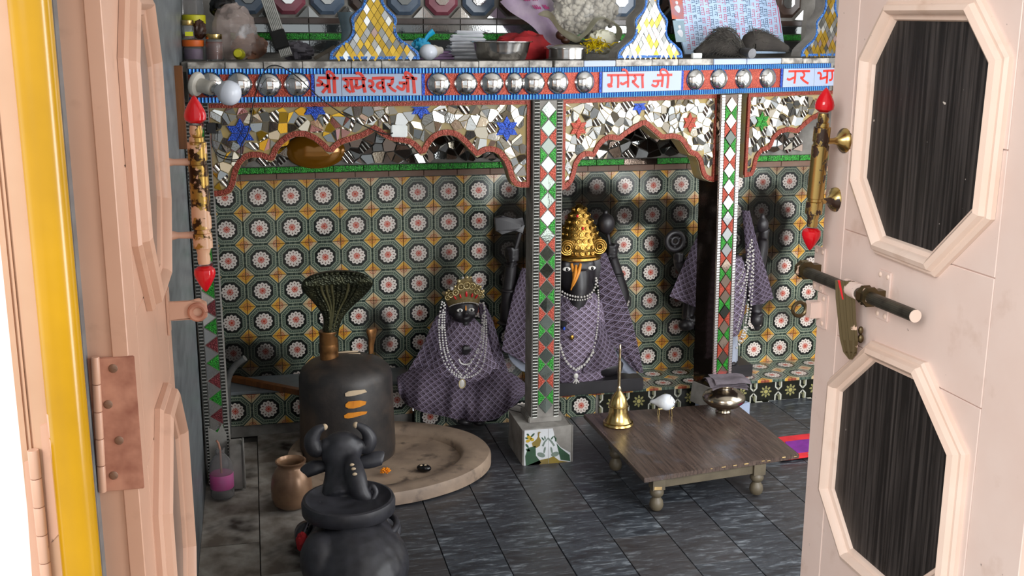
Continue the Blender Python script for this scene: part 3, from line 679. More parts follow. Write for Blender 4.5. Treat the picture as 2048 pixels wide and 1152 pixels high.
C1 = [(425, 387), (444, 386), (457, 382), (465, 367), (470, 341), (477, 326), (486, 315), (501, 309), (520, 309), (533, 313), (543, 319), (546, 310), (551, 297), (561, 284), (574, 274), (590, 267), (611, 267), (629, 275), (647, 289), (660, 303), (668, 293), (681, 283), (705, 276), (725, 270), (741, 261), (751, 254), (762, 265), (783, 276), (809, 280), (824, 284), (837, 296), (845, 307), (852, 292), (860, 279), (870, 270), (884, 265), (902, 264), (917, 270), (933, 284), (946, 299), (955, 309), (964, 300), (975, 297), (988, 298), (1001, 305), (1011, 318), (1019, 336), (1024, 354), (1029, 366), (1040, 369), (1058, 369)]
def m1(x):
    if x < .35: return ['m_silver', 'm_grey', 'm_gold', 'm_gold', 'm_pink', 'm_rib', 'm_rib', 'm_warm', 'm_grey']
    return ['m_silver', 'm_silver', 'm_warm', 'm_warm', 'm_rib', 'm_grey', 'm_silver']
arch('wide five-lobed mirror mosaic arch over the black cylinder and the seated idol', PL, C1, (415, 300), (1060, 300), 207, [(481, 266, 29, 'g_blue', 0), (630, 216, 25, 'g_blue', 1), (841, 217, 22, 'g_blue', 1), (1013, 257, 26, 'g_blue', 0)], m1, .0305, 5)
C2 = [(1121, 375), (1133.5, 370), (1141, 360), (1146.5, 341), (1150, 326), (1159.5, 311.5), (1172.5, 306), (1187, 309), (1192, 294.6), (1204, 280), (1219, 272.5), (1237.6, 277), (1248, 267), (1266, 255.5), (1287, 243), (1305, 258), (1323, 274), (1346, 271), (1361, 276), (1372, 292), (1380, 305), (1393, 308), (1400, 320.6), (1404, 339), (1408, 352), (1421, 358), (1431, 359)]
arch('narrower mirror mosaic arch with a blue half star, between the two jewelled pillars', PR, C2, (1122, 300), (1430, 300), 203, [(1155, 256, 23, 'g_red', 0), (1277, 210, 21, 'g_blue', 1), (1378, 245, 22, 'g_red', 0)], lambda x: ['m_silver', 'm_silver', 'm_silver', 'm_warm', 'm_rib', 'm_grey', 'm_warm'], .029, 8)
C3 = [(1487, 350), (1502, 347), (1507, 331), (1510, 315), (1520, 300), (1538.5, 293), (1544, 276), (1557, 263), (1575, 258), (1593, 262), (1606, 249), (1622, 236), (1640, 227), (1662, 216), (1690, 205), (1712, 222), (1730, 232), (1750, 252)]
arch('mirror mosaic arch with a green star, running on behind the right door', PR, C3, (1489, 300), (1752, 300), 195, [(1522, 243, 23, 'g_green', 0), (1640, 200, 22, 'g_red', 1)], lambda x: ['m_silver', 'm_silver', 'm_rib', 'm_rib', 'm_grey', 'm_warm'], .029, 9, (True, False))
# pillars
M['p_smoke'] = mirror('smoky_pillar_mirror', '#5a605a', .35); M['p_silver'] = mirror('silvered_pillar_mirror', '#f4f4f2', .5, rough=.1); M['p_pearl'] = mirror('rose_pillar_mirror', '#c9b4a4', .7)
T = Mat('ribbed_strip', .25, .75); x, y, z = T.pos(); w = (z*2*math.pi/.0115).sin(); T.base(mix(T.nt, '#4d4d48', '#a9a9a4', w.gt(-.2))).bump(w, .8, .004); M['rib_strip'] = T.m
def pillar(label, pl, ctr, hw, z0, z1, first, mats, kind, depth=.1, d=.03, half=False, colours=('g_green', 'g_red')):
    root = thing('mosaic_pillar', label, 'pillar', pl.at(ctr(0), 0, 0))
    b = B(); q = [(ctr(z0)-hw, z0), (ctr(z0)+hw, z0), (ctr(z1)+hw, z1), (ctr(z1)-hw, z1)]
    b.prism([pl.at(x, z, d) for x, z in q], pl.n, depth); b.build('shaft', 'cement' if kind != 'white' else 'm_dark', root, smooth=False)
    st_w = hw*.27
    for sx in (-1, 1):
        b = B(); xi = hw*.6; xo = hw*.94
        if kind == 'white':
            z = z0+.004
            while z < z1-.008:
                c = ctr(z)+sx*(xi+xo)/2; w = hw*.155
                b.prism([pl.at(c-w, z, d+.004), pl.at(c+w, z, d+.004), pl.at(c+w, z+.0085, d+.004), pl.at(c-w, z+.0085, d+.004)], pl.n, .006, .9); z += .0108
            tag(b.build('bead_strip', 'pearl_strip', root, 'strip of small white glass squares', smooth=False), kind='stuff')
        else:
            b.prism([pl.at(ctr(z0)+sx*xi, z0, d+.003), pl.at(ctr(z0)+sx*xo, z0, d+.003), pl.at(ctr(z1)+sx*xo, z1, d+.003), pl.at(ctr(z1)+sx*xi, z1, d+.003)], pl.n, .006); b.build('ribbed_strip', 'rib_strip', root, smooth=False)
    S_ = .0315; w = hw*.53; k = 0; z = first
    while z > z0+S_*.6:
        c = ctr(z); g = .93
        if half: pts = [(c-w, z+S_*g), (c+w*g, z), (c-w, z-S_*g)]
        else: pts = [(c, z+S_*g), (c+w*g, z), (c, z-S_*g), (c-w*g, z)]
        pts = [(x, min(y, z1)) for x, y in pts]
        b = B(); b.prism([pl.at(x, y, d+.004+random.uniform(-.0006, .0006)) for x, y in pts], pl.n, .006, .97); b.build('diamond', mats(k), root, smooth=False)
        zm = z-S_; mt = colours[k % 2]
        for sx in ((1,) if half else (-1, 1)):
            t_ = [(c+sx*.0025 if not half else c-w+.003, zm), (c+sx*w, zm+S_*.92), (c+sx*w, zm-S_*.92)]
            if zm-S_ < z0: continue
            b = B(); b.prism([pl.at(x, y, d+.003) for x, y in t_], pl.n, .005); b.build('triangle', mt, root, smooth=False)
        z -= 2*S_; k += 1
    return root
M['pearl_strip'] = mirror('white_glass_squares', '#ffffff', .95, rough=.25)
p1 = pillar('jewelled pillar in the middle, with smoky diamonds on a peacock tiled base', PL, lambda z: .9862, .0525, .163, 1.3095, PL.px(1092, 219, .03)[1], lambda k: 'p_silver' if k == 6 else 'p_smoke', 'rib')
b = B(); b.prism([V((.886, -.721, 0)), V((1.071, -.721, 0)), V((1.071, -.455, 0)), V((.93, -.455, 0)), V((.886, -.50, 0))], (0, 0, -1), .145); 
b.box((.985, -.60, .155), (.125, .13, .022)); b.build('base_block', 'cement', p1, smooth=False, bevel=.003)
PK = PY(-.7225)                                       # painted tiles on the front of the base
cr = lambda x, y: PK.px(1010+x/7.2, 800+y/7.2)
for poly_ in ([(282, 440), (620, 415), (620, 940), (275, 970)], [(624, 415), (688, 410), (735, 600), (800, 680), (940, 760), (945, 910), (624, 938)]):
    b = B(); b.prism([PK.at(*cr(x, y)) for x, y in poly_], PK.n, .004); pt = b.build('painted_tile', 'tile_white', p1, smooth=False)
    fx = -1 if poly_[0][0] < 400 else 1
    def art(mt, *polys):
        bb = B()
        for pp in polys: bb.prism([PK.at(*cr(x, y), .0006) for x, y in pp], PK.n, .001)
        bb.build('painting', mt, pt, smooth=False)
    disc = lambda x, y, r, ry=None, a=0: [(x+r*math.cos(t)*math.cos(a)-(ry or r)*math.sin(t)*math.sin(a), y+r*math.cos(t)*math.sin(a)+(ry or r)*math.sin(t)*math.cos(a)) for t in [2*math.pi*i/12 for i in range(12)]]
    if fx < 0:
        art('pea_green', [(330, 690), (440, 660), (445, 800), (520, 900), (470, 945), (300, 950), (290, 810)], disc(330, 500, 22, 14, .6), disc(400, 505, 38, 13, -.8), disc(310, 550, 22, 12, .3), disc(318, 660, 34, 16, .9), disc(330, 720, 34, 18, .4), disc(545, 560, 30, 10, .9), disc(575, 545, 26, 9, 1.4))
        art('pea_gold', [(470, 470), (490, 455), (518, 465), (495, 482), (492, 530), (520, 580), (500, 660), (450, 690), (400, 670), (385, 620), (450, 570), (472, 530)], [(300, 950), (470, 945), (620, 936), (620, 840), (520, 860)])
        art('ochre', disc(350, 540, 38, 26, .5), disc(330, 590, 34, 22, -.3), disc(390, 570, 30, 24, .2))
        art('pea_grey', [(530, 660), (560, 600), (618, 540), (618, 565), (580, 610), (555, 670)], disc(520, 790, 60, 34, .3), disc(570, 720, 14, 50, .2))
    else:
        art('pea_grey', [(624, 540), (680, 590), (720, 650), (700, 670), (660, 610), (624, 565)], disc(720, 780, 60, 34, -.3), disc(670, 720, 14, 50, -.2))
        art('pea_green', disc(680, 545, 30, 10, -.9), disc(715, 535, 26, 9, 1.2), disc(730, 570, 12, 30, 0), [(740, 620), (800, 690), (930, 790), (940, 880), (800, 860), (760, 700)])
        art('pea_gold', [(626, 936), (626, 840), (700, 810), (780, 870), (935, 890), (935, 908)])
s2a, s2b = PR.px(1462.5, 195, .03)[0], PR.px(1444, 735, .03)[0]
z2a, z2b = PR.px(1462.5, 195, .03)[1], PR.px(1444, 735, .03)[1]
c2f = lambda z: s2a+(s2b-s2a)*(z2a-z)/(z2a-z2b)
rr = random.Random(4)
p2 = pillar('bright pillar edged with white glass squares, behind the low table', PR, c2f, .0535, .14, 1.3095, PR.px(1466, 209, .03)[1], lambda k: ('p_pearl', 'p_pearl', 'p_smoke', 'p_pearl', 'p_silver', 'p_silver', 'p_silver', 'p_silver', 'p_silver', 'p_silver', 'p_pearl', 'p_pearl', 'p_pearl', 'p_smoke', 'p_pearl', 'p_pearl', 'p_pearl')[k % 17], 'white', .11)
b = B(); b.prism([PR.at(c2f(0)+sx, z_, .07) for sx, z_ in ((-.035, 0), (.125, 0), (.125, .06), (-.035, .06))], PR.n, .16); b.build('base_block', 'plaque', p2, 'white marble foot', smooth=False, bevel=.003)
b = B(); b.prism([PR.at(c2f(0)+sx, z_, .045) for sx, z_ in ((-.075, .06), (.075, .06), (.065, .142), (-.065, .142))], PR.n, .12); b.build('plinth', 'cement', p2, smooth=False)
p0 = pillar('cracked pillar of half diamonds against the left wall, behind the door handle', PL, lambda z: -.1795+.006*(.7-z), .040, .012, 1.3095, PL.px(410, 215, .03)[1]-.001, lambda k: 'p_silver', 'rib', .1, .03, True, ('g_maroon', 'g_green'))
b = B(); b.prism([PL.at(x, z, .036) for x, z in ((-.205, .012), (-.142, .012), (-.146, .19), (-.16, .23), (-.175, .20), (-.206, .22))], PL.n, .006); b.build('cement_patch', 'cement', p0, 'bare plaster at the foot', smooth=False)
# scalloped pedestals at the front of the shelf
HP = [(.150, 0), (.148, .012), (.143, .026), (.117, .047), (.088, .066), (.074, .086), (.072, .105), (.076, .122), (.073, .138), (.060, .151), (.042, .168), (.035, .182), (.032, .20), (.032, .30)]
HS = [(q.x, q.y) for q in spline([V((a, b_, 0)) for a, b_ in HP], 4)]
def pedestal(label, px, wts, seed):
    pl = BP(px); a = pl.px(px, 122, .012)[0]; z0 = 1.4482; D = .012; rg = random.Random(seed)
    root = thing('scalloped_pedestal', label, 'pedestal', pl.at(a, z0, 0), 'scalloped mosaic pedestals on the shelf')
    out = [(a+w, z0+h) for w, h in HS]+[(a-w, z0+h) for w, h in reversed(HS)]
    b = B(); b.prism([pl.at(x, z, D) for x, z in out], pl.n, .05); b.build('body', 'cement', root, smooth=False)
    b = B(); inn = offset(out, .011)
    rs = resample(out, .0095); ri = offset(rs, .010); ro = offset(rs, .001)
    for i in range(len(rs)-1):
        q = [ro[i], ro[i+1], ri[i+1], ri[i]]; cx = sum(p[0] for p in q)/4; cz = sum(p[1] for p in q)/4
        b.prism([pl.at(cx+(x-cx)*.92, cz+(z-cz)*.92, D+.004+rg.uniform(-.001, .001)) for x, z in q], pl.n, .006)
    x = a-.146
    while x < a+.146: b.prism([pl.at(x, z0+.001, D+.004), pl.at(x+.0088, z0+.001, D+.004), pl.at(x+.0088, z0+.010, D+.004), pl.at(x, z0+.010, D+.004)], pl.n, .006); x += .0095
    tag(b.build('blue_border', 'blue_chip', root, 'blue glass edging', smooth=False), kind='stuff')
    inn = [(a+max(w-.0125, .01), z0+h) for w, h in HS]+[(a-max(w-.0125, .01), z0+h) for w, h in reversed(HS)]
    dw, dh = .0118, .0185
    for j in range(0, 20):
        for i in range(-14, 15):
            x = a+i*2*dw+(dw if j % 2 else 0); z = z0+.012+j*dh
            if z > z0+.285: continue
            q = [(x, z-dh), (x+dw, z), (x, z+dh), (x-dw, z)]
            ins = [inside(p, inn) and p[1] > z0+.011 for p in q]
            if sum(ins) < 3 or not inside((x, z), inn): 
                if not inside((x, z+.002), inn): continue
                q = [(min(max(p[0], x-dw), x+dw), max(p[1], z0+.012)) for p in q]
                q = [p if inside(p, inn) or p[1] <= z0+.0121 else (x+(p[0]-x)*.35, z+(p[1]-z)*.35) for p in q]
            q = [(x+(p[0]-x)*.93, z+(p[1]-z)*.93) if p[1] > z0+.0121 else p for p in q]
            tx, tz = rg.gauss(0, .05), rg.gauss(0, .05)
            b = B(); b.prism([pl.at(p[0], p[1], D+.004+(p[0]-x)*tx+(p[1]-z)*tz) for p in q], pl.n, .005); b.build('diamond_tile', rg.choices(['d_gold', 'd_white', 'd_grey', 'd_pink', 'd_amber'], wts)[0], root, smooth=False)
    return root
M['blue_chip'] = glitter('blue_glass_chips', '#3f80c8', '#173a86', .2)
def dtile(n, c, lo): M[n] = mirror(n, c, lo, rough=.2)
dtile('d_gold', '#e0b84c', .62); dtile('d_white', '#f4f4f0', .28); dtile('d_grey', '#a4a5a0', .4); dtile('d_pink', '#dcc0ba', .5); dtile('d_amber', '#c8781c', .7)
pedestal('scalloped gold and white diamond pedestal beside the blue bag, leftmost on the shelf', 750, (62, 22, 8, 5, 3), 1)
pedestal('scalloped pedestal with mostly white diamonds, between the sweets bag and the printed page', 1300, (28, 48, 20, 3, 1), 2)
pedestal('scalloped pedestal half hidden by the right door', 1653, (40, 28, 26, 3, 3), 3)
# ================================================================== DOORS, FRAME, POLE
DR = Plane((1.109, -2.467, 0), (0, -1, 0), (-1, 0, 0))
_h, _f = V((-.176, -2.95, 0)), V((-.170, -2.35, 0)); _ul = (_h-_f).normalized()
DL = Plane(_f+_ul*.10, _ul, V((-_ul.y, _ul.x, 0))) 
if DL.n.x < 0: DL.n = -DL.n
UPO = [(0, 1.496), (-.001, 1.256), (.10, 1.137), (.285, 1.133), (.415, 1.252), (.42, 1.5), (.335, 1.59), (.08, 1.593)]
UPI = [(.076, 1.484), (.074, 1.278), (.150, 1.186), (.290, 1.184), (.360, 1.27), (.363, 1.49), (.300, 1.548), (.130, 1.552)]
UPI = [(.048, 1.478), (.046, 1.272), (.125, 1.176), (.270, 1.174), (.372, 1.268), (.376, 1.484), (.312, 1.552), (.105, 1.556)]
LOO = [(-.028, .858), (-.038, .617), (.075, .503), (.285, .500), (.412, .625), (.412, .862), (.278, .98), (.108, .972)]
LOI = [(.018, .842), (.014, .635), (.098, .545), (.268, .543), (.366, .642), (.366, .846), (.262, .94), (.125, .936)]
def leaf(name, pl, s0, s1, k, pmat, mmat, pane, thick):
    d = tag(B().prism([pl.at(s, z, -.004) for s, z in ((s0+.002, .03), (s1-.002, .03), (s1-.002, 2.14), (s0+.002, 2.14))], pl.n, thick-.006).build(name, pmat, smooth=False), kind='structure')
    def board(n_, a, b_, z0, z1, dd=0):
        b = B(); b.prism([pl.at(a, z0, dd), pl.at(b_, z0, dd), pl.at(b_, z1, dd), pl.at(a, z1, dd)], pl.n, .02); b.build(n_, pmat, d, smooth=False, bevel=.0012, seg=1)
    g = .0007
    board('stile', s0, -.03*k-g, .025, 2.145); board('stile', .428*k+g, s1, .025, 2.145)
    for z0, z1 in ((.025, .36), (.36+2*g, .615), (.615+2*g, .945), (.945+2*g, 1.16), (1.16+2*g, 1.36), (1.36+2*g, 1.62), (1.62+2*g, 2.145)):
        board('rail', -.03*k+g, .428*k-g, z0, z1, random.uniform(-.0006, .0002))
    for O, I in ((UPO, UPI), (LOO, LOI)):
        O = [(x*k, z) for x, z in O]; I = [(x*k, z) for x, z in I]; n = 8
        b = B(); b.prism([pl.at(x, z, .0045) for x, z in I], pl.n, .004); b.build('panel', pane, d, smooth=False)
        prof = [(0, 0), (0, .008), (.10, .013), (.22, .013), (.30, .022), (.52, .026), (.68, .020), (.74, .012), (.93, .010), (1.0, .004), (1.0, 0)]
        for i in range(n):
            j = (i+1) % n; b = B(); rows = []
            for q, e in ((i, .004), (j, -.004)):
                rows.append([b.b.verts.new(pl.at(O[q][0]+(I[q][0]-O[q][0])*w, O[q][1]+(I[q][1]-O[q][1])*w, h)) for w, h in prof])
            for m_ in range(len(prof)-1): b.b.faces.new((rows[0][m_], rows[0][m_+1], rows[1][m_+1], rows[1][m_]))
            b.b.faces.new(rows[0]); b.b.faces.new(rows[1][::-1])
            b.build('moulding', mmat, d, ang=35)
    return d
M['pane_l'] = simple('grey_panel_paint', '#8a7468', '#7a665b', .35, sc=4)
d2 = leaf('door_2', DR, -.11, .555, 1.0, 'pink', 'mould', 'pane', .045)
d1 = leaf('door_1', DL, -.10, .50, .92, 'peach', 'peach', 'pane_l', .052)
def pull(par, pl, a0, a1, d, stems, mat, ln, rose):
    A_, B_ = pl.at(*a0, d), pl.at(*a1, d); ax = (B_-A_); L = ax.length; ax.normalize()
    h = B(); pr = [(0, .13), (.016, .13), (.0165, .2), (.012, .205), (.012, .212), (.0165, .215), (.0165, .30), (.0145, .305), (.0145, .33), (.0165, .335), (.0165, .70), (.0145, .705), (.0145, .725), (.0165, .73), (.0165, .86), (.012, .865), (.012, .872), (.009, .88), (0, .88)]
    pr = [(0, .08), (.010, .08), (.0115, .12), (.0095, .145), (.0125, .15), (.0125, .175), (.0165, .18), (.0165, .285), (.0145, .288), (.0145, .31), (.0168, .313), (.0168, .70), (.0145, .705), (.0145, .725), (.0168, .73), (.0168, .82), (.013, .825), (.0105, .86), (.0115, .89), (.010, .92), (0, .92)]
    h.lathe([(r*.98, z*L) for r, z in pr], A_, 28, ax); o = h.build('pull_handle', mat, par, ln, ang=50)
    tip = [(0, 0), (.004, .004), (.0105, .014), (.0165, .026), (.0185, .034), (.0175, .041), (.011, .046), (0, .046)]
    h = B(); h.lathe([(r, z*1.0-.028) for r, z in tip], A_+ax*.0, 24, ax); h.build('finial', 'red', o, 'red painted tip')
    h = B(); h.lathe([(r, z-.028) for r, z in tip], B_, 24, -ax); h.build('finial', 'red', o, 'red painted tip')
    for (s, z) in stems:
        base = pl.at(s, z, 0); tgt = pl.at(s+0, z, d); h = B()
        k = ((tgt-A_).dot(ax)); tgt = A_+ax*k
        nv = (tgt-base); ln_ = nv.length
        h.lathe([(0, .0), (.024, 0), (.024, .003), (.016, .009), (.008, .018), (.0055, .028), (.0065, ln_-.012), (.0, ln_-.010)], base, 24, nv); h.build('rosette', rose, o, ang=60)
HM = pull(d2, DR, DR.px(1650, 204, .055), DR.px(1622, 474, .055), .055, [DR.px(1690, 281), DR.px(1672, 399)], 'brass_worn', 'worn brass pull handle', 'brass_worn')
# sliding bolt on the right leaf
bo = B(); r0, r1 = DR.px(1606, 541, .034), DR.px(1830, 632, .034)
bo.tube([DR.at(*r0, .034), DR.at(*r1, .034)], .0115, 20); bolt = bo.build('sliding_bolt', 'iron', d2, 'grey sliding bolt rod', bevel=.002)
e = DR.at(*r1, .034); b = B(); b.lathe([(0, 0), (.0112, 0), (.0112, .002), (0, .002)], e, 20, DR.u); b.build('rod_end', 'mould', bolt, 'cream painted rod end')
for (cx, cy) in ((1640, 546), (1768, 598)):
    s, z = DR.px(cx, cy, 0); z = 1.0645
    b = B(); b.prism([DR.at(s+q*.021, z+w*.046, .004) for q, w in ((-1, -1), (1, -1), (1, 1), (-1, 1))], DR.n, .004); b.build('bolt_plate', 'pink', d2, 'painted bolt plate', smooth=False, bevel=.0012)
    b = B(); b.lathe([(.0125, -.012), (.019, -.012), (.020, -.008), (.0165, 0), (.020, .008), (.019, .012), (.0125, .012)], DR.at(s, z, .034), 8, DR.u, start=.39); b.box(DR.at(s, z, .014), (.022, .022, .022)); b.build('bolt_guide', 'brass_dark', d2, 'octagonal bolt guide', ang=30)
    for q, w in ((-.6, .8), (.6, .8), (-.6, -.8), (.6, -.8)):
        b = B(); b.ell(DR.at(s+q*.021, z+w*.046, .004), (.0025, .005, .005), None, 12, 8); b.build('screw', 'mould', d2)
# ribbed hasp tongue hanging from the bolt
HPn = V((-.45, -1, 0)).normalized(); HPl = Plane(DR.at(.078, 1.06, .030), (1, -.45, 0), HPn)
hp = B(); path = [(1690, 562), (1691, 600), (1694, 640), (1698, 680), (1700, 705), (1701, 719)]; hw_ = [.0178, .0175, .0165, .0165, .0125, .003]
pts = [HPl.px(x, y) for x, y in path]
for i in range(5):
    for j in range(6):
        f0, f1 = -1+j/3, -1+(j+1)/3; rdg = .003 if j % 2 else 0; r2 = rdg if i < 3 else 0
        hp.prism([HPl.at(pts[i+1][0]+hw_[i+1]*f0, pts[i+1][1], r2), HPl.at(pts[i+1][0]+hw_[i+1]*f1, pts[i+1][1], r2), HPl.at(pts[i][0]+hw_[i]*f1, pts[i][1], rdg), HPl.at(pts[i][0]+hw_[i]*f0, pts[i][1], rdg)], HPn, .006)
hp.ell(HPl.at(pts[3][0]+.021, pts[3][1]+.004, 0), (.006, .006, .009)); hp.ell(HPl.at(pts[3][0]+.020, pts[3][1]+.020, 0), (.005, .005, .008)); hs = hp.build('hasp_tongue', 'brass_dark', d2, 'tarnished ribbed hasp tongue', smooth=False)
b = B(); b.prism([HPl.at(*HPl.px(x, y), .0036) for x, y in ((1675, 560), (1680, 560), (1687, 598), (1684, 598))], HPn, .003); b.build('paint_drip', 'red', hs, smooth=False)
b = B(); b.tube([DR.at(.052, 1.0655, .034), DR.at(.098, 1.0655, .034)], .0155, 18); b.build('hasp_collar', 'pink', d2, 'painted collar on the bolt')
s, z = DR.px(1640, 618, 0)
b = B(); b.prism([DR.at(s+q, z+w, .004) for q, w in ((-.004, -.034), (.03, -.034), (.03, .034), (-.004, .034))], DR.n, .004); b.box(DR.at(s-.002, z, .014), (.024, .026, .034)); b.build('staple_plate', 'pink', d2, smooth=False, bevel=.0015)
b = B(); rc = DR.at(s-.012, z-.001, .040); b.tube([rc+DR.n*(.0145*math.cos(t))+V((0, 0, .0145*math.sin(t))) for t in [2*math.pi*i/24 for i in range(25)]], .0042, 8, False); b.build('staple_ring', 'brass_dark', d2, 'brass staple ring')
for w in (-.026, .026):
    b = B(); b.ell(DR.at(s+.018, z+w, .004), (.0025, .005, .005), None, 12, 8); b.build('screw', 'mould', d2)
# left leaf: handle and eye plate
pull(d1, DL, (-.035, 1.402), (-.038, 1.118), .068, [(-.04, 1.318), (-.04, 1.192)], 'brass_peel', 'brass pull handle with peeling pink paint', 'peach')
b = B(); zz = 1.058; s = -.045
b.prism([DL.at(s+q, zz+w, .004) for q, w in ((-.02, -.04), (.02, -.04), (.02, .04), (-.02, .04))], DL.n, .004)
arm = [(0, .017), (.040, .017), (.055, .021), (.068, .013), (.068, -.013), (.058, -.021), (.040, -.017), (0, -.017)]
b.prism([DL.at(s, zz+w, q) for q, w in arm], DL.u*-1, .006); b.build('eye_plate', 'peach', d1, 'painted eye plate', smooth=False, bevel=.001)
b = B(); rc = DL.at(s+.008, zz-.003, .052); b.tube([rc+DL.n*(.0125*math.cos(t))+V((0, 0, .0125*math.sin(t))) for t in [2*math.pi*i/24 for i in range(25)]], .0050, 8, False); b.build('eye_ring', 'rust', d1, 'rusted eye ring')
# hinge plate let into the edge of the left leaf
EY = PY(-2.9515)
b = B(); q0, q1 = EY.px(196, 985), EY.px(268, 712); b.prism([EY.at(q0[0], q0[1]), EY.at(q1[0], q0[1]), EY.at(q1[0], q1[1]), EY.at(q0[0], q1[1])], EY.n, .004); hpz = b.build('hinge_plate', 'rust', d1, 'rusty hinge plate', smooth=False, bevel=.001)
for x, y in ((226, 737), (216, 809), (238, 881), (227, 951)):
    p = EY.w(x, y); b = B(); b.ell(p, (.0058, .0016, .0058), None, 16, 8); b.box(p+V((0, -.0013, 0)), (.009, .0008, .0012), Matrix.Rotation(.6, 3, 'Y')); b.build('screw', 'screw', hpz, 'slotted screw', ang=30)
def knuckles(par, top, bot, n, r, mat):
    top, bot = V(top), V(bot); ax = (bot-top); L = ax.length
    for i in range(n):
        b = B(); a = top+ax*(i/n); b.lathe([(0, 0), (r*.92, 0), (r, .0012), (r, L/n-.0022), (r*.92, L/n-.001), (0, L/n-.001)], a, 16, ax); b.build('hinge_knuckle', mat, par)
K = PY(-2.958); k0, k1 = K.w(190, 714), K.w(205, 985); knuckles(d1, k0, k1, 5, .0052, 'peach')
# frame, hinges on it, yellow pole, right jamb
FR = PY(-3.1); f0 = -.284; f1 = -.243
fm = B()
for a, b_, y in ((f0, f0+.010, -3.088), (f0+.010, f0+.016, -3.094), (f0+.016, f1, -3.10)): fm.box(((a+b_)/2, (y-2.98)/2, 1.1), (b_-a-.0004, -2.98-y, 2.2))
tr = struct('trim_1', fm, simple('door_frame_paint', '#cfa98c', '#c2997c', .42, sc=6), smooth=False, bevel=.003)
G = PY(-3.106)
for (xa, ya, xb, yb, px_, w) in ((104, 826, 132, 1070, 74, 24), (66, 900, 95, 1180, 46, 18)):
    knuckles(tr, G.w(xa, ya), G.w(xb, yb), 5, .0062, 'peach')
    b = B(); q = [(xa-w, ya+25), (xa, ya+18), (xb-6, yb-10), (xb-w-10, yb+22)]; b.prism([PY(-3.1015).w(x, y) for x, y in q], (0, -1, 0), .003); b.build('hinge_plate', 'peach', tr, 'painted hinge plate', smooth=False, bevel=.0008)
yp = B(); top = -.2285; yp.tube([(top, -3.10, .0), (top, -3.10, 2.25)], .0215, 32); 
y0 = yp.build('yellow_pole', 'yellow'); tag(y0, 'glossy yellow painted pole standing by the left door frame', 'pole')
struct('trim_2', B().box((1.235, -3.12, 1.1), (.16, .17, 2.2)), simple('beige_jamb', '#e0c7a6', '#cfb492', .6), smooth=False)
struct('wall_outer', B().box((-1.2, -3.045, 1.3), (1.86, .08, 2.6)), 'white', smooth=False)
# ================================================================== FLOOR OF THE SHRINE: cylinder, basin, bull, table
P = onY
lg_ = thing('lingam', 'tall black stone cylinder with a rounded top and orange paste stripes, in the stone basin', 'stone', (.278, -.5, .03))
LR = .170; LC = V((.278, -.50, 0))
b = B(); b.lathe([(LR+.002, .028), (LR+.004, .06), (LR, .20), (LR-.002, .325), (LR-.012, .352), (LR-.035, .372), (LR-.075, .388), (LR-.12, .397), (0, .402)], LC, 56); b.build('column', 'lingam', lg_, ang=70)
def oncyl(x, y, r):
    d = ray(x, y); o = CAM-LC; a = d.x*d.x+d.y*d.y; h = o.x*d.x+o.y*d.y; c = o.x*o.x+o.y*o.y-r*r
    return CAM+d*((-h-math.sqrt(max(h*h-a*c, 0)))/a)
def cylpatch(poly_, r, nm, mt, lab):
    b = B(); f = [oncyl(x, y, r+.003) for x, y in poly_]; g = [oncyl(x, y, r-.004) for x, y in poly_]; k = len(f)//2
    for i in range(k-1):
        q = [f[i], f[i+1], f[-2-i], f[-1-i]]; w = [g[i], g[i+1], g[-2-i], g[-1-i]]; vs = [b.b.verts.new(p) for p in q+w]
        for fc in ((0, 1, 2, 3), (0, 4, 5, 1), (1, 5, 6, 2), (2, 6, 7, 3), (3, 7, 4, 0)): b.b.faces.new([vs[t] for t in fc])
    b.build(nm, mt, lg_, lab)
cylpatch([(690, 787), (696, 783), (706, 781), (718, 780), (730, 779), (734, 784), (722, 788), (710, 791), (698, 793), (691, 793)], LR, 'paste_stripe', 'cream_paste', 'pale paste stripe')
cylpatch([(691, 809), (697, 803), (708, 802), (720, 801), (733, 803), (731, 809), (720, 814), (708, 817), (697, 817), (691, 814)], LR, 'paste_stripe', 'orange_paste', 'orange paste stripe')
cylpatch([(688, 831), (696, 826), (708, 825), (722, 823), (735, 823), (732, 828), (722, 831), (708, 835), (696, 837), (689, 836)], LR, 'paste_stripe', 'orange_paste', 'orange paste stripe')
for y in (704, 709, 714):
    b = B(); x0 = 672+(y-704)*.9
    b.tube([onZ(x0, y+2, .397-(y-704)*.0007), onZ(x0+22, y, .400-(y-704)*.0007), onZ(x0+44, y-1.5, .399-(y-704)*.0007)], [.003, .0042, .003], 8); b.build('paste_stripe', 'cream_paste', lg_, 'pale paste stripe on top')
# snake hood
ng = thing('snake_hood', 'green bronze cobra hood with flared ribs, rising over the black cylinder', 'statue', (.22, -.5, .395))
HW = [(.385, .030), (.43, .031), (.47, .030), (.505, .029), (.535, .033), (.565, .045), (.59, .064), (.615, .086), (.64, .106), (.662, .121), (.682, .124), (.698, .114), (.711, .092), (.721, .058), (.725, .03)]
hws = [(q.x, q.y) for q in spline([V((z, w, 0)) for z, w in HW], 4)]
cxz = lambda z: .2255+.028*max(0, min(1, (z-.47)/.15))+(-.004 if z < .45 else 0)
def hoodpt(t, z, w):
    k = max(0, min(1, (z-.48)/.2)); a = t*math.pi
    dpt = .030*(1-k)+.026*k
    y = -.50-math.sin(a)*dpt-(.045*k*k if True else 0)+.03*k*abs(math.cos(a))**2*-1
    return V((cxz(z)-math.cos(a)*w, y, z))
b = B(); rings = []
for z, w in hws:
    rings.append([b.b.verts.new(hoodpt(i/14, z, w)) for i in range(15)]+[b.b.verts.new(hoodpt(1-i/14, z, w)*1+V((0, .034-.010*min(1, max(0, (z-.5)/.15)), 0)) if 0 < i < 14 else hoodpt(1-i/14, z, w)+V((0, .012, 0))) for i in range(1, 14)])
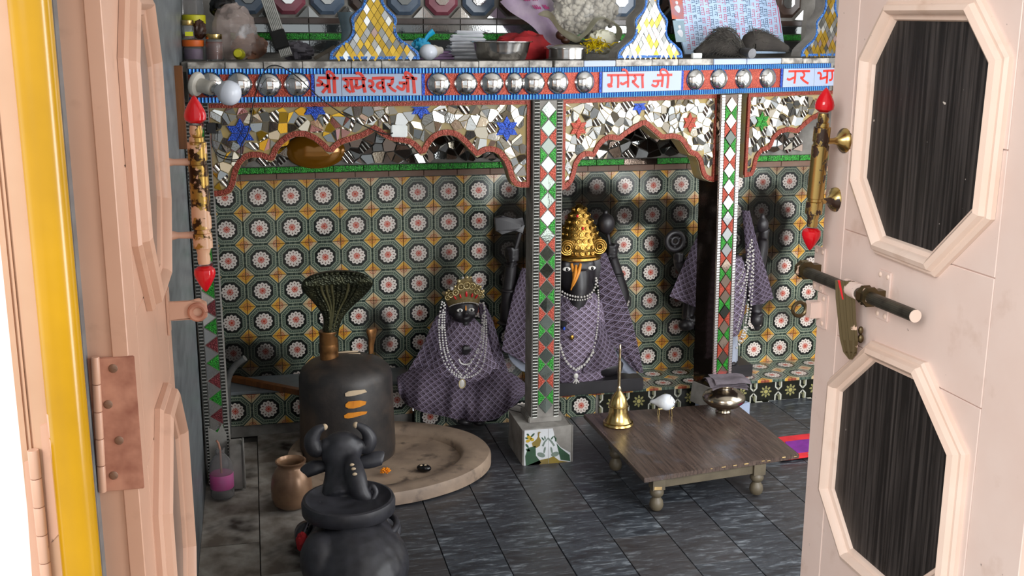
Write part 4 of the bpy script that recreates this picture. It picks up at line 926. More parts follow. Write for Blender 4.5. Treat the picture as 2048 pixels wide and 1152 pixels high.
n = len(rings[0])
for r0_, r1_ in zip(rings, rings[1:]):
    for i in range(n): b.b.faces.new((r0_[i], r0_[(i+1) % n], r1_[(i+1) % n], r1_[i]))
b.b.faces.new(rings[0]); b.b.faces.new(rings[-1][::-1]); b.build('hood', 'bronze', ng, ang=60)
for k in range(9):                                   # raised belly ribs, fanning out
    f = (k-4)/4; b = B(); pts = []
    for z, w in hws[::3]:
        if z < .50 or z > .69: continue
        t = .5+f*.20*(.55+.45*min(1, (w/.1))); p = hoodpt(t, z, w); pts.append(p+V((0, -.0012, 0)))
    b.tube(pts, [.0028+.0024*min(1, i/8) for i in range(len(pts))], 8); b.build('belly_rib', 'bronze_light' if k in (1, 2, 3, 6) else 'bronze', ng)
for k in range(13):                                  # curled rim along the top of the hood
    t = .12+.76*k/12; p = hoodpt(t, .700+.016*math.sin(math.pi*t), .098); b = B(); b.ell(p+V((0, -.004, .002)), (.009, .009, .007), None, 10, 8); b.build('rim_boss', 'bronze', ng)
b = B(); b.lathe([(.0325, .386), (.033, .41), (.0325, .418), (.0335, .42), (.0335, .445), (.033, .449), (.034, .451), (.033, .482), (.036, .49), (.035, .494)], (.2215, -.50, 0), 28); b.build('stem_sleeve', 'bronze_gold', ng, 'worn golden stem')
b = B(); q = P(742, 700, -.46); b.tube([q+V((0, 0, -.012)), q+V((.001, 0, .018)), P(744, 676, -.46), P(743, 662, -.46), P(743, 657, -.46)], [.012, .013, .018, .025, .022], 16, flat=.6); b.build('small_hood', 'bronze_gold', ng, 'small brass hood behind')
# stone basin
bs = thing('stone_basin', 'round brown stone basin with a wide rim around the black cylinder', 'basin', (.3, -.62, 0))
def bpt(t, k, z):
    c, s = math.cos(t), math.sin(t); rx = .485 if c > 0 else .25
    return V((.3+c*rx*k, -.62+s*.365*k, z))
b = B(); pr = [(1.0, .0125), (1.0, .045), (.985, .056), (.90, .060), (.80, .058), (.775, .050), (.765, .032), (.70, .026), (.5, .026), (0, .024)]
rings = []
for k, z in pr:
    rings.append([b.b.verts.new(bpt(2*math.pi*i/72, k, z+.0016*noise.noise((i*.3, k*9, 1)))) for i in range(72)] if k > 0 else [b.b.verts.new((.3, -.62, z))])
for r0_, r1_ in zip(rings, rings[1:]):
    for i in range(72):
        j = (i+1) % 72; b.b.faces.new((r0_[i], r0_[j], r1_[j], r1_[i]) if len(r1_) > 1 else (r0_[i], r0_[j], r1_[0]))
b.b.faces.new(rings[0]); b.build('bowl', 'basin', bs, ang=50)
# bull
bull = thing('bull_statue', 'black stone bull seen from behind, facing the cylinder, with paste dots on its hump', 'statue', (.21, -1.45, .012))
bb = B()
bb.ell((.213, -1.47, .075), (.150, .24, .125)); bb.ell(P(640, 1120, -1.52), (.055, .10, .075)); bb.ell(P(775, 1120, -1.50), (.06, .11, .08))
bb.ell((.212, -1.33, .12), (.112, .14, .10)); bb.ell((.21, -1.28, .13), (.095, .10, .10)); bb.box((.212, -1.42, .04), (.25, .4, .05))
bb.tube([P(690, 1005, -1.30), P(688, 960, -1.25), P(684, 925, -1.21)], [.082, .060, .050], 16)
bb.ell(P(682, 905, -1.20), (.062, .058, .046)); bb.ell(P(684, 882, -1.19), (.050, .045, .030))
bb.tube([P(683, 905, -1.19), (.215, -1.13, .255), (.216, -1.07, .225)], [.052, .042, .034], 14)
bb.tube([P(655, 895, -1.195), P(640, 888, -1.195)], [.03, .022], 10); bb.tube([P(712, 893, -1.195), P(726, 884, -1.195)], [.03, .022], 10)
bb.tube(spline([P(704, 912, -1.235), P(707, 934, -1.285), P(712, 958, -1.33), P(722, 986, -1.36), P(740, 1004, -1.37)], 4), [.012+.020*math.sin(math.pi*min(1, (i+2)/20)) for i in range(17)], 14)
for s_ in (-1, 1): bb.tube([(.212+s_*.11, -1.30, .08), (.212+s_*.12, -1.16, .035), (.212+s_*.08, -1.10, .03)], [.05, .035, .028], 12)
bull_body = bb.organic('body', 'bull_stone', bull, .0065, 5, noise_amp=.0018, noise_sc=26)
pc = P(697, 1000, -1.385); b = B()
b.lathe([(0, -.004), (.108, -.004), (.116, .004), (.122, .010), (.130, .008), (.134, -.002), (.133, -.030), (.126, -.036), (0, -.036)], pc, 48); b.build('saddle_ring', 'bull_stone', bull, ang=50)
b = B(); b.tube([V((.212+.131*math.cos(t), -1.40+.118*math.sin(t), .140+.012*math.cos(t))) for t in [2*math.pi*i/40 for i in range(41)]], .010, 10, False); b.build('cloth_band', 'bull_stone', bull)
b = B(); b.tube(spline([P(745, 1000, -1.38), P(752, 985, -1.37), P(744, 972, -1.36), P(734, 985, -1.36)], 6), .008, 10); b.build('hump_curl', 'bull_stone', bull)
for pts, rad in (([(648, 893), (631, 898), (624, 880), (634, 862), (649, 853)], [.021, .026, .024, .017, .009]), ([(716, 890), (733, 893), (739, 877), (730, 860), (712, 849)], [.021, .024, .022, .016, .009])):
    b = B(); b.tube(spline([P(x, y, -1.195) for x, y in pts], 6), [r for r in [q.x for q in spline([V((r, 0, 0)) for r in rad], 6)]], 16); h = b.build('horn', 'bull_stone', bull)
    b = B(); b.ell(P(pts[-1][0], pts[-1][1]+1, -1.195), .0098, None, 12, 8); b.build('horn_tip', 'cream_paste', h, 'cream dab on the tip')
for pts, rad in (([(655, 932), (632, 934), (612, 943), (609, 945)], [.016, .024, .021, .017]), ([(715, 926), (735, 922), (760, 916), (766, 916)], [.016, .025, .024, .019])):
    b = B(); b.tube(spline([P(x, y, -1.20) for x, y in pts], 5), [q.x for q in spline([V((r, 0, 0)) for r in rad], 5)], 14, flat=.7); b.build('ear', 'bull_stone', bull)
bc = cast(bull_body)
for x, y in ((704, 930), (707, 938), (709.5, 948.5)):
    b = B(); b.ell(bc(x, y), (.0072, .0045, .0050), None, 12, 8); b.build('paste_dot', 'cream_paste', bull, 'cream paste dot')
b = beads([P(634, 1012, -1.36), P(626, 1024, -1.37), P(619, 1040, -1.38), P(612, 1062, -1.40)], .0042); tag(b.build('bead_string', 'black', bull), kind='stuff')
b = B(); b.tube(spline([P(640, 1004, -1.37), P(622, 1034, -1.40), P(607, 1068, -1.43)], 6), [.004]*13, 8, flat=.4); b.build('garland_ribbon', 'rag', bull, 'faded ribbon')
b = crumple(P(604, 1083, -1.45), (.018, .02, .028), 3, .3, u=16, v=10); b.build('red_tassel', 'red_cloth', bull, 'red tassel')
# brass pot, flower, pebble, bottle, brick, pipe
pt = B(); pc = V((.060, -.905, .012)); pr = [(0, 0), (.040, 0), (.060, .014), (.067, .040), (.067, .075), (.062, .108), (.052, .128), (.043, .138), (.041, .146), (.045, .152), (.050, .156), (.050, .160), (.045, .161), (.040, .152), (.039, .140), (.045, .120), (.04, .02), (0, .015)]
pt.lathe(pr, pc, 40, (.0, .0, 1)); o = pt.build('brass_pot', 'clay_brass', ang=60); tag(o, 'dull brass water pot on the floor to the left of the bull', 'pot')
fl_ = thing('marigold_flower', 'orange marigold flower lying in the basin', 'flower', onZ(771, 946, .03)); c0 = onZ(771, 944, .040); rg = random.Random(5)
for k in range(26):
    a = k*2.4; rr_ = .004+.0115*(k/26)**.5; h = .012*(1-k/26)
    b = B(); d = V((math.cos(a), math.sin(a), .25+h*20)); b.ell(c0+V((math.cos(a)*rr_, math.sin(a)*rr_, h)), (.0065, .004, .0024), d.to_track_quat('X', 'Z').to_matrix(), 8, 6); b.build('petal', 'marigold', fl_)
pb = thing('black_pebble', 'small shiny black stone with two cream dots lying in the basin', 'stone', onZ(848, 935, .03)); q = onZ(848, 936, .040)
b = B(); b.ell(q, (.027, .018, .0135), Matrix.Rotation(-.5, 3, 'Z')); b.build('stone', 'black', pb)
for dx, dy in ((-.010, .004), (.004, .002)): b = B(); b.ell(q+V((dx, dy-.006, .0115)), (.006, .004, .0025), None, 10, 6); b.build('paste_dot', 'cream_paste', pb, 'cream dot')
bt = thing('plastic_bottle', 'clear plastic bottle with a pink label standing by the left pillar', 'bottle', (-.165, -.775, .012)); c0 = V((-.1655, -.775, .012))
b = B(); b.lathe([(0, 0), (.034, 0), (.039, .006), (.039, .03), (.0375, .034), (.0375, .085), (.039, .09), (.039, .108), (.034, .126), (.020, .146), (.014, .152), (.014, .165), (.016, .167), (.016, .171), (.012, .172), (.012, .150), (.018, .144), (.032, .124), (.036, .107), (.036, .006), (0, .004)], c0, 28); b.build('bottle_body', 'plastic', bt)
b = B(); b.lathe([(.0382, .034), (.0392, .036), (.0392, .083), (.0382, .085)], c0, 28); b.build('label_band', 'pink_label', bt, 'pink label')
b = B(); b.tube([c0+V((0, 0, .02)), c0+V((0, 0, .165)), c0+V((-.004, 0, .19)), c0+V((-.010, .0, .20))], .0035, 8); b.build('drip_tube', 'rust', bt)
bk = B(); bk.box((-.118, -.700, .094), (.045, .06, .163), Matrix.Rotation(.02, 3, 'Y')); bk.box((-.092, -.712, .10), (.006, .05, .175)); o = bk.build('stone_offcut', 'cement', smooth=False, bevel=.004); tag(o, 'grey stone offcut standing beside the pink labelled bottle', 'stone')
pp = B(); pp.tube(spline([P(456, 868, -.235), P(456, 820, -.235), P(455, 775, -.235), P(458, 752, -.235), P(470, 732, -.24), P(490, 716, -.25)], 6), .0125, 14); o = pp.build('grey_pipe', 'grey_pipe'); tag(o, 'grey pipe with a bent top rising in the left corner', 'pipe')
wd = B(); a_, c_ = onZ(466, 757, .2), onZ(602, 784, .2); d = (c_-a_); wd.box((a_+c_)/2, (d.length, .03, .022), Matrix.Rotation(math.atan2(d.y, d.x), 3, 'Z')); o = wd.build('wooden_stick', 'wood', smooth=False, bevel=.002); tag(o, 'wooden stick lying on the grey ledge slab', 'stick')
# low table and what stands on it
TZ = .14
tb = thing('low_table', 'low dark wooden table with turned legs', 'table', (1.45, -.9, .012))
tq = [(1.164, -1.232), (1.752, -1.148), (1.764, -.599), (1.152, -.597)]
b = B(); b.prism([V((x, y, TZ)) for x, y in tq], (0, 0, 1), .016); b.build('tabletop', 'table_top', tb, smooth=False, bevel=.0015)
lp = [(1.222, -1.195), (1.598, -1.150), (1.60, -.70), (1.20, -.84)]
for i in range(4):
    a_, c_ = V((*lp[i], 0)), V((*lp[(i+1) % 4], 0)); d = c_-a_; b = B(); b.box((a_+c_)/2+V((0, 0, .106)), (d.length+.03, .018, .034), Matrix.Rotation(math.atan2(d.y, d.x), 3, 'Z')); b.build('apron', 'table_leg', tb, smooth=False, bevel=.001)
    lgm = B(); lgm.lathe([(0, .012), (.016, .012), (.021, .018), (.0235, .030), (.021, .044), (.0145, .053), (.0135, .056), (.020, .062), (.0235, .070), (.022, .080), (.019, .084), (.019, .086)], a_, 24); lgm.box(a_+V((0, 0, .105)), (.042, .042, .038)); lo = lgm.build('leg', 'table_leg', tb, ang=40)
    if i == 0: b = B(); b.box(a_+V((-.004, -.0215, .094)), (.026, .002, .010), Matrix.Rotation(.08, 3, 'Y')); b.build('chipped_paint', 'chip', lo, 'bare chipped patch')
f0_, f1_ = V((*tq[0], 0)), V((*tq[1], 0)); fd = (f1_-f0_).normalized(); fn_ = V((fd.y, -fd.x, 0)); rg = random.Random(2)
for k in range(9):
    t = .22+.05*k+rg.random()*.03; b = B(); b.box(f0_+fd*t+fn_*.0005+V((0, 0, .1355+rg.uniform(-.002, .002))), (rg.uniform(.006, .02), .0022, rg.uniform(.002, .004)), Matrix.Rotation(math.atan2(fd.y, fd.x), 3, 'Z')); b.build('paint_chip', 'chip', tb, smooth=False)
bl = thing('hand_bell', 'brass hand bell with a long handle standing on the table', 'bell', (1.242, -.735, TZ)); c0 = V((1.242, -.735, TZ+.0005))
b = B(); b.lathe([(0, .006), (.046, .004), (.0535, .0), (.056, .004), (.0535, .010), (.046, .018), (.039, .032), (.035, .050), (.0335, .066), (.0345, .072), (.034, .078), (.031, .090), (.025, .108), (.015, .122), (.009, .128), (.007, .132), (0, .133)], c0, 44); b.build('bell_cup', 'brass', bl, ang=50)
for z in (.072, .012): b = B(); b.lathe([(.034 if z > .05 else .051, z-.0025), (.0375 if z > .05 else .0545, z), (.034 if z > .05 else .050, z+.0025)], c0, 44); b.build('ring_band', 'brass', bl)
b = B(); b.lathe([(.0085, .128), (.0085, .140), (.0065, .142), (.0055, .150), (.006, .195), (.0075, .204), (.0062, .210), (.0055, .240), (.0045, .246), (.0058, .252), (.0042, .258), (.0048, .285), (.003, .303), (0, .306)], c0, 20); b.build('handle', 'steel_warm', bl, 'slim handle')
cs = thing('conch_shell', 'white conch shell with a brown spiral line on a little brass stand', 'shell', (1.44, -.672, TZ)); c0 = V((1.447, -.672, TZ+.050))
b = B(); ax = V((.75, -.62, .12)).normalized(); q = V((0, 0, 1)).rotation_difference(ax)
b.lathe([(0, -.062), (.006, -.056), (.011, -.040), (.022, -.022), (.0295, -.006), (.0315, .006), (.0285, .018), (.022, .025), (.0205, .027), (.014, .032), (.012, .034), (.006, .037), (0, .039)], c0, 32, ax); b.ell(c0+q @ V((.010, .006, -.014)), (.016, .016, .034), q.to_matrix()); b.build('shell', 'shell', cs, ang=80)
b = B(); sp = []
for k in range(40):
    t = k/39; a = t*12.5; r = .0245*(1-t)+.003; z = .020+.020*t; sp.append(c0+q @ V((r*math.cos(a), r*math.sin(a), z)))
b.tube(sp, .0009, 6); b.build('spiral_line', 'brown_pack', cs, 'brown spiral line')
b = B()
for sx, sy in ((-.026, -.012), (.020, -.016), (-.020, .016), (.022, .012)): b.tube([c0+V((sx, sy, -.020)), c0+V((sx*1.1, sy*1.1, -.050))], .0014, 8)
b.tube([c0+V((-.030, -.012, -.021)), c0+V((.024, -.017, -.021)), c0+V((.026, .012, -.021)), c0+V((-.022, .016, -.021)), c0+V((-.030, -.012, -.021))], .0018, 8); b.ell(c0+V((.026, -.016, -.018)), .0035); b.build('stand', 'brass', cs, 'brass wire stand')
lt = thing('metal_water_pot', 'round tinned metal pot on the table with a folded cloth over it', 'pot', (1.675, -.690, TZ)); c0 = V((1.675, -.690, TZ+.0005))
b = B(); b.lathe([(0, 0), (.028, 0), (.030, .003), (.026, .010), (.028, .015), (.058, .028), (.078, .046), (.081, .056), (.075, .070), (.056, .084), (.040, .091), (.036, .100), (.040, .107), (.050, .113), (.050, .116), (.036, .111), (.030, .098), (.03, .09), (0, .08)], c0, 48); b.build('pot_body', 'silver_pot', lt, ang=50)
tw = thing('folded_towel', 'folded grey cotton cloth lying on top of the metal pot', 'cloth', c0+V((0, 0, .117)))
for k in range(4):
    z0 = TZ+.1175+k*.0062
    def fn(u, v, k=k, z0=z0):
        x = -.062+u*.135+.004*k*(1 if k % 2 else -1); y = -.062+v*.115; zz = z0+.004*math.sin(u*5+k)+.003*math.sin(v*7+k*2)
        ov = max(0, math.hypot(x+.0, y)-.045); zz -= ov*ov*7*(1 if x < .03 else .55)
        return c0+V((0, 0, -c0.z))+Matrix.Rotation(-.14, 3, 'Z') @ V((x, y, zz))
    b = B(); b.grid(fn, 18, 14, .0046); b.build('fold', 'towel', tw, ang=60)
b = B(); b.prism([V((x, y, .02)) for x, y in ((1.815, -.905), (2.3, -.86), (2.36, -.66), (1.90, -.69))], (0, 0, 1), .007); mt_ = b.build('prayer_mat', 'mat_red', smooth=False, bevel=.002); tag(mt_, 'red and purple mat on the floor, half hidden by the right door', 'mat')
mt_.location.z = 0
b = B(); b.prism([V((x, y, .0212)) for x, y in ((1.87, -.865), (2.28, -.83), (2.30, -.72), (1.91, -.745))], (0, 0, 1), .002); b.build('purple_field', 'mat_purple', mt_, 'purple field', smooth=False)
# ================================================================== IDOLS
def robe(name, mat, par, prof, lobes=0, amp=.0, n=48, seed=0):   # closed ring body: (z, cx, cy, hw, hd)
    b = B(); rings = []
    for z, cx, cy, hw, hd in prof:
        ring = []
        for i in range(n):
            a = 2*math.pi*i/n; f = 1+amp*math.sin(lobes*a+z*9+seed)+amp*.6*math.sin((lobes*2+1)*a+seed)
            c_, s_ = math.cos(a), math.sin(a); ring.append(b.b.verts.new((cx+hw*f*abs(c_)**.85*(1 if c_ > 0 else -1), cy+hd*f*s_, z)))
        rings.append(ring)
    for a_, c_ in zip(rings, rings[1:]):
        for i in range(n): j = (i+1) % n; b.b.faces.new((a_[i], a_[j], c_[j], c_[i]))
    b.b.faces.new(rings[0]); b.b.faces.new(rings[-1]); lay = b.b.loops.layers.uv.new('uv')
    for f in b.b.faces:
        ang_ = [math.atan2(l.vert.co.y-prof[0][2], l.vert.co.x-prof[0][1]) for l in f.loops]
        for l, q in zip(f.loops, ang_):
            if max(ang_)-q > 3: q += 2*math.pi
            l[lay].uv = (q*prof[0][3]*.8, l.vert.co.z*1.0+abs(l.vert.co.y)*.3)
    return b.build(name, mat, par, ang=70)
def sheet(name, mat, par, left, right, Y0, Y1, bulge=.02, folds=3, amp=.006, thick=.006, lab=None):   # hanging cloth between two measured edges
    L = spline([P(x, y, Y0+(Y1-Y0)*i/(len(left)-1)) for i, (x, y) in enumerate(left)], 6); R_ = spline([P(x, y, Y0+(Y1-Y0)*i/(len(right)-1)) for i, (x, y) in enumerate(right)], 6)
    def fn(u, v):
        k = v*(len(L)-1); i = min(int(k), len(L)-2); f = k-i
        a = L[i].lerp(L[i+1], f); k = v*(len(R_)-1); i = min(int(k), len(R_)-2); f = k-i; c = R_[i].lerp(R_[i+1], f)
        p = a.lerp(c, u); p.y -= math.sin(math.pi*u)*bulge+amp*math.sin(folds*2*math.pi*u+v*2)*(.3+.7*v); return p
    w_ = max((L[-1]-R_[-1]).length, (L[0]-R_[0]).length); h_ = sum((q-p).length for p, q in zip(L, L[1:])); b = B(); b.grid(fn, 28, 24, thick, (w_, h_)); return b.build(name, mat, par, lab, ang=70)
def face(par, c, r, eyes, mat='black_stone', look=(0, -1, 0)):
    c = V(c); b = B(); b.ell(c, (r, r*.92, r*1.12)); b.ell(c+V((0, -r*.30, -r*.55)), (r*.60, r*.62, r*.62)); b.tube([c+V((0, -r*.90, r*.15)), c+V((0, -r*1.08, -r*.18))], [r*.09, r*.17], 10)
    b.ell(c+V((-r*.10, -r*1.0, -r*.22)), r*.10); b.ell(c+V((r*.10, -r*1.0, -r*.22)), r*.10); b.ell(c+V((0, -r*.90, -r*.50)), (r*.26, r*.14, r*.075)); b.ell(c+V((0, -r*.88, -r*.62)), (r*.20, r*.12, r*.07)); b.ell(c+V((0, -r*.74, -r*.92)), r*.24)
    for s_ in (-1, 1): b.ell(c+V((s_*r*.48, -r*.66, -r*.25)), (r*.32, r*.25, r*.34)); b.ell(c+V((s_*r*.98, -r*.05, -r*.05)), (r*.12, r*.22, r*.34))
    b.tube([c+V((0, 0, -r*.7)), c+V((0, .01, -r*1.7))], [r*.55, r*.6], 14)
    h = b.organic('head', mat, par, r*.075, 3)
    for s_ in (-1, 1):
        e = c+V((s_*r*.42, -r*.83, r*.12)); b = B(); b.ell(e, (r*.235, r*.12, r*.135)); b.build('eye', 'eye', h, 'white enamel eye'); b = B(); b.ell(e+V((0, -r*.085, 0)), (r*.095, r*.055, r*.10)); b.build('pupil', 'black', h)
    return h
def fist(b, c, r, d=1, axis=(0, 0, 1)):               # closed hand around an upright shaft
    c = V(c); b.ell(c, (r, r*.85, r*1.05))
    for k in range(4):
        z = r*(.72-.48*k); w = r*(.27-.02*k)
        b.tube([c+V((d*r*.75, -r*.25, z)), c+V((d*r*.55, -r*.95, z)), c+V((-d*r*.15, -r*1.12, z-.1*r)), c+V((-d*r*.62, -r*.75, z-.12*r))], [w, w, w*.95, w*.85], 8)
    b.tube([c+V((-d*r*.8, -r*.1, r*.5)), c+V((-d*r*.75, -r*.8, r*.85)), c+V((-d*r*.1, -r*1.2, r*.95))], [r*.30, r*.28, r*.22], 8)
# --- seated goddess
gd = thing('seated_idol', 'small seated black idol with pearl strands and gilt crown, left of the middle pillar', 'statue', (.77, -.2, .102))
gy = -.19
hc = P(927, 618, gy); face(gd, hc, .054, True)
b = B(); t = hc+V((0, -.0505, .026)); b.tube([t, t+V((0, -.002, -.018))], [.0028, .0045], 8, flat=.5); b.build('forehead_mark', 'tilak', gd, 'orange forehead mark')
robe('bodice', 'sari', gd, [(.103, .765, -.13, .16, .10), (.20, .765, -.15, .175, .13), (.235, .767, -.155, .15, .125), (.28, .769, -.16, .122, .105), (.34, .771, -.165, .104, .09), (.38, .772, -.17, .084, .078), (.405, .772, -.178, .066, .066), (.422, .772, -.183, .050, .050)], 5, .02)
sheet('veil', 'sari', gd, [(893, 606), (868, 640), (845, 690), (815, 742)], [(905, 606), (902, 650), (895, 690), (880, 745)], -.16, -.20, .012, 2, .005, lab='veil falling on the left')
sheet('veil', 'sari', gd, [(955, 606), (962, 650), (968, 690), (965, 745)], [(968, 606), (985, 640), (1000, 690), (1016, 742)], -.16, -.20, .012, 2, .005, lab='veil falling on the right')
TOP = spline([V((x, y, 0)) for x, y in [(793, 754), (812, 744), (850, 735), (892, 742), (925, 752), (958, 746), (995, 738), (1030, 750), (1054, 770)]], 8); BOT = spline([V((x, y, 0)) for x, y in [(796, 782), (812, 808), (845, 824), (885, 832), (922, 840), (955, 843), (992, 838), (1024, 815), (1053, 786)]], 8)
def skf(u, v):
    k = u*(len(TOP)-1); i = min(int(k), len(TOP)-2); f = k-i; a = TOP[i].lerp(TOP[i+1], f); c = BOT[i].lerp(BOT[i+1], f)
    s_ = abs(u-.5)*2; mid = math.exp(-((u-.5)/.045)**2)
    Yd = -.235-.155*(math.sin(min(v*1.15, 1)*math.pi*.5))*(1-.55*s_**2.2)+.040*mid*(v**.7)
    fold = (.021*math.sin(u*2*math.pi*4.5+v*1.6+.5)+.006*math.sin(u*2*math.pi*9.5+1-v))*(.25+.75*v)*(1-.3*s_)
    roll = .018*math.sin(v*math.pi)*math.sin(u*math.pi*3.0)**2
    p = P(a.x+(c.x-a.x)*v, a.y+(c.y-a.y)*v, Yd-fold-roll); return p
b = B(); b.grid(skf, 90, 22, .008, (.66, .20)); b.build('skirt', 'sari', gd, 'skirt spread in folds', ang=75)
# crown
b = B(); NA = 40
def crf(u, v):
    a = math.radians(-105+210*u); hgt = .050+.052*math.exp(-((u-.5)/.17)**2)+.006*abs(math.sin(u*math.pi*6)); r = .056+.018*v
    return hc+V((math.sin(a)*r*1.05, -math.cos(a)*r*.95, .022+.016*math.cos(a)*1.0+(v*hgt)-.020*(1-math.cos(a))*.6))
b.grid(crf, NA, 8, .004); cw = b.build('crown', 'gold_light', gd, 'gilt crown')
for k in range(17):
    u = .06+.88*k/16; p = crf(u, 1.0); b = B(); r = .008 if k % 2 == 0 else .0052; b.ell(p+V((0, -.003, .004)), r, None, 12, 8); b.build('crown_boss', 'bead' if k % 3 == 1 else 'gold_light', cw)
for k in range(9):
    u = .16+.68*k/8; p = crf(u, .72); b = B(); ctr_ = p+V((0, -.006, 0)); rr_ = .0085+.004*math.exp(-((u-.5)/.2)**2); b.tube([ctr_+V((rr_*math.cos(t), 0, rr_*math.sin(t))) for t in [2*math.pi*i/16 for i in range(17)]], .0020, 8, False); b.ell(ctr_, .0035, None, 10, 6); b.build('crown_ring', 'gold_light', cw)
for u, v, w, h in ((.5, .36, .0045, .012), (.40, .34, .0035, .009), (.60, .34, .0035, .009), (.31, .42, .003, .010), (.69, .42, .003, .010)):
    b = B(); b.ell(crf(u, v)+V((0, -.004, 0)), (w, .003, h), Matrix.Rotation((u-.5)*3, 3, 'Y'), 10, 8); b.build('red_gem', 'red', cw, 'red gem')
b = beads([crf(.12+.76*i/14, .02)+V((0, -.003, 0)) for i in range(15)], .0026); tag(b.build('crown_beading', 'bead', cw), kind='stuff')
# pearl strands
for pts in ([(884, 604), (878, 640), (880, 690), (890, 728), (912, 752), (926, 756)], [(888, 606), (884, 650), (888, 700), (902, 738), (922, 754)], [(890, 610), (889, 655), (896, 705), (910, 735), (925, 752)], [(967, 606), (972, 640), (972, 690), (964, 735), (945, 752), (926, 756)], [(968, 612), (968, 655), (964, 700), (950, 735), (928, 754)], [(964, 640), (962, 680), (948, 715), (930, 745)]):
    n = len(pts); b = beads([P(x, y, -.255-.050*math.sin(min(1, i/(n-1)*1.1)*math.pi*.5)-(.03 if y > 740 else 0)) for i, (x, y) in enumerate(pts)], .0042); tag(b.build('pearl_strand', 'pearl', gd, 'strand of pearls'), kind='stuff')
for x, y in ((881, 632), (884, 655), (967, 632), (969, 646), (966, 659), (955, 704)):
    b = B(); c0 = P(x, y, -.30); b.tube([c0+V((.0062*math.cos(t), 0, .0062*math.sin(t))) for t in [2*math.pi*i/14 for i in range(15)]], .0016, 6, False); b.build('strand_ring', 'bead', gd)
c0 = P(924, 767, -.375); b = B(); b.ell(c0, (.0125, .004, .018), None, 18, 10); b.build('pendant', 'bead', gd, 'oval pendant'); 
b = B(); b.tube([c0+V((.0125*math.cos(t), -.003, .018*math.sin(t))) for t in [2*math.pi*i/20 for i in range(21)]], .0018, 6, False); b.build('pendant_rim', 'gold_light', gd)
b = B(); b.tube(spline([P(918, 718, -.30), P(922, 726, -.302), P(931, 729, -.303), P(940, 726, -.302), P(943, 718, -.30)], 5), .0036, 8, flat=.5); b.build('crescent', 'bead', gd, 'silver crescent')
bh = B(); c0 = P(931, 700, -.283); bh.ell(c0, (.016, .012, .022)); 
for k in range(4): bh.tube([c0+V((-.010+.0065*k, -.006, -.006)), c0+V((-.010+.0065*k, -.014, .006)), c0+V((-.009+.006*k, -.012, .018+.002*(k % 2)))], [.0042, .004, .0032], 8)
bh.tube([c0+V((.014, -.004, -.008)), c0+V((.018, -.010, .004)), c0+V((.015, -.012, .012))], [.0045, .004, .003], 8)
bh.organic('hand', 'black_stone', gd, .0026, 2, 'black hand showing through the cloth')
b = B(); b.ell(P(930, 842, -.33), (.03, .03, .016)); b.ell(P(958, 843, -.33), (.026, .03, .015)); b.organic('foot', 'black_stone', gd, .004, 3)
# --- elephant-headed idol
ge = thing('elephant_headed_idol', 'black elephant-headed idol with a tall gold crown behind the middle pillar', 'statue', (1.26, -.17, .102))
b = B(); b.box((1.31, -.145, .129), (.395, .255, .054)); b.build('base_slab', 'black_stone', ge, 'black base slab', smooth=False, bevel=.003)
gc = P(1150, 540, -.20)
b = B(); b.ell(gc, (.080, .070, .090)); b.ell(gc+V((0, -.02, -.03)), (.066, .064, .07)); b.ell(gc+V((-.05, -.035, .028)), (.02, .02, .03)); b.ell(gc+V((.05, -.035, .028)), (.02, .02, .03))
b.tube(spline([gc+V((0, -.040, .0)), gc+V((.0, -.060, -.06)), gc+V((-.01, -.064, -.13)), gc+V((-.04, -.06, -.19)), gc+V((-.075, -.055, -.215))], 6), [.050-.027*i/24 for i in range(25)], 16)
for s_ in (-1, 1): b.ell(gc+V((s_*.105, .0, -.005)), (.045, .016, .070), Matrix.Rotation(s_*.3, 3, 'Z'))
b.ell((1.255, -.13, .30), (.13, .09, .17)); b.tube([gc+V((0, .02, -.05)), (1.25, -.14, .45)], [.07, .10], 16)
b.ell((1.15, -.17, .20), (.11, .09, .055)); b.ell((1.36, -.17, .20), (.11, .09, .055)); b.ell((1.255, -.13, .20), (.17, .08, .05))
for pts, rad in (([(1085, 640), (1022, 650), (1016, 600), (1021, 540), (1023, 515)], [.05, .036, .029, .024, .020]), ([(1190, 620), (1240, 600), (1236, 560), (1226, 522), (1223, 505)], [.05, .036, .029, .024, .020])):
    b.tube(spline([P(x, y, -.12-.03*i/4) for i, (x, y) in enumerate(pts)], 5), [q.x for q in spline([V((r, 0, 0)) for r in rad], 5)], 14)
fist(b, P(1023, 507, -.165), .031, 1); fist(b, P(1222, 500, -.165), .030, -1)
gb = b.organic('body', 'black_stone', ge, .0055, 4)
for s_ in (-1, 1): e = gc+V((s_*.052, -.058, .018)); b = B(); b.ell(e, (.017, .010, .009), None, 14, 8); b.build('eye', 'eye', gb, 'white enamel eye'); b = B(); b.ell(e+V((0, -.008, 0)), (.0065, .004, .007), None, 10, 8); b.build('pupil', 'black', gb)
gcst = cast(gb); b = B()
for pts, rad in (([(1143, 527), (1146, 540), (1148, 556), (1144, 572)], [.0055, .006, .006, .004]), ([(1152, 531), (1151, 545), (1148, 562), (1142, 580)], [.0055, .0065, .006, .0028]), ([(1161, 528), (1158, 542), (1152, 558), (1146, 572)], [.0055, .0065, .006, .004])):
    q = [gcst(x, y) for x, y in pts]
    if all(q): b.tube(spline(q, 4), [w.x for w in spline([V((r, 0, 0)) for r in rad], 4)], 8)
b.build('forehead_mark', 'tilak', ge, 'orange painted mark')
for x, y, r in ((1010, 645, .0265), (1017, 580, .0275), (1021, 528, .0225), (1233, 548, .0255)):
    b = B(); b.lathe([(r, -.006), (r+.006, -.002), (r+.006, .002), (r, .006)], P(x, y, -.145), 20); b.build('bangle', 'black_stone', ge)
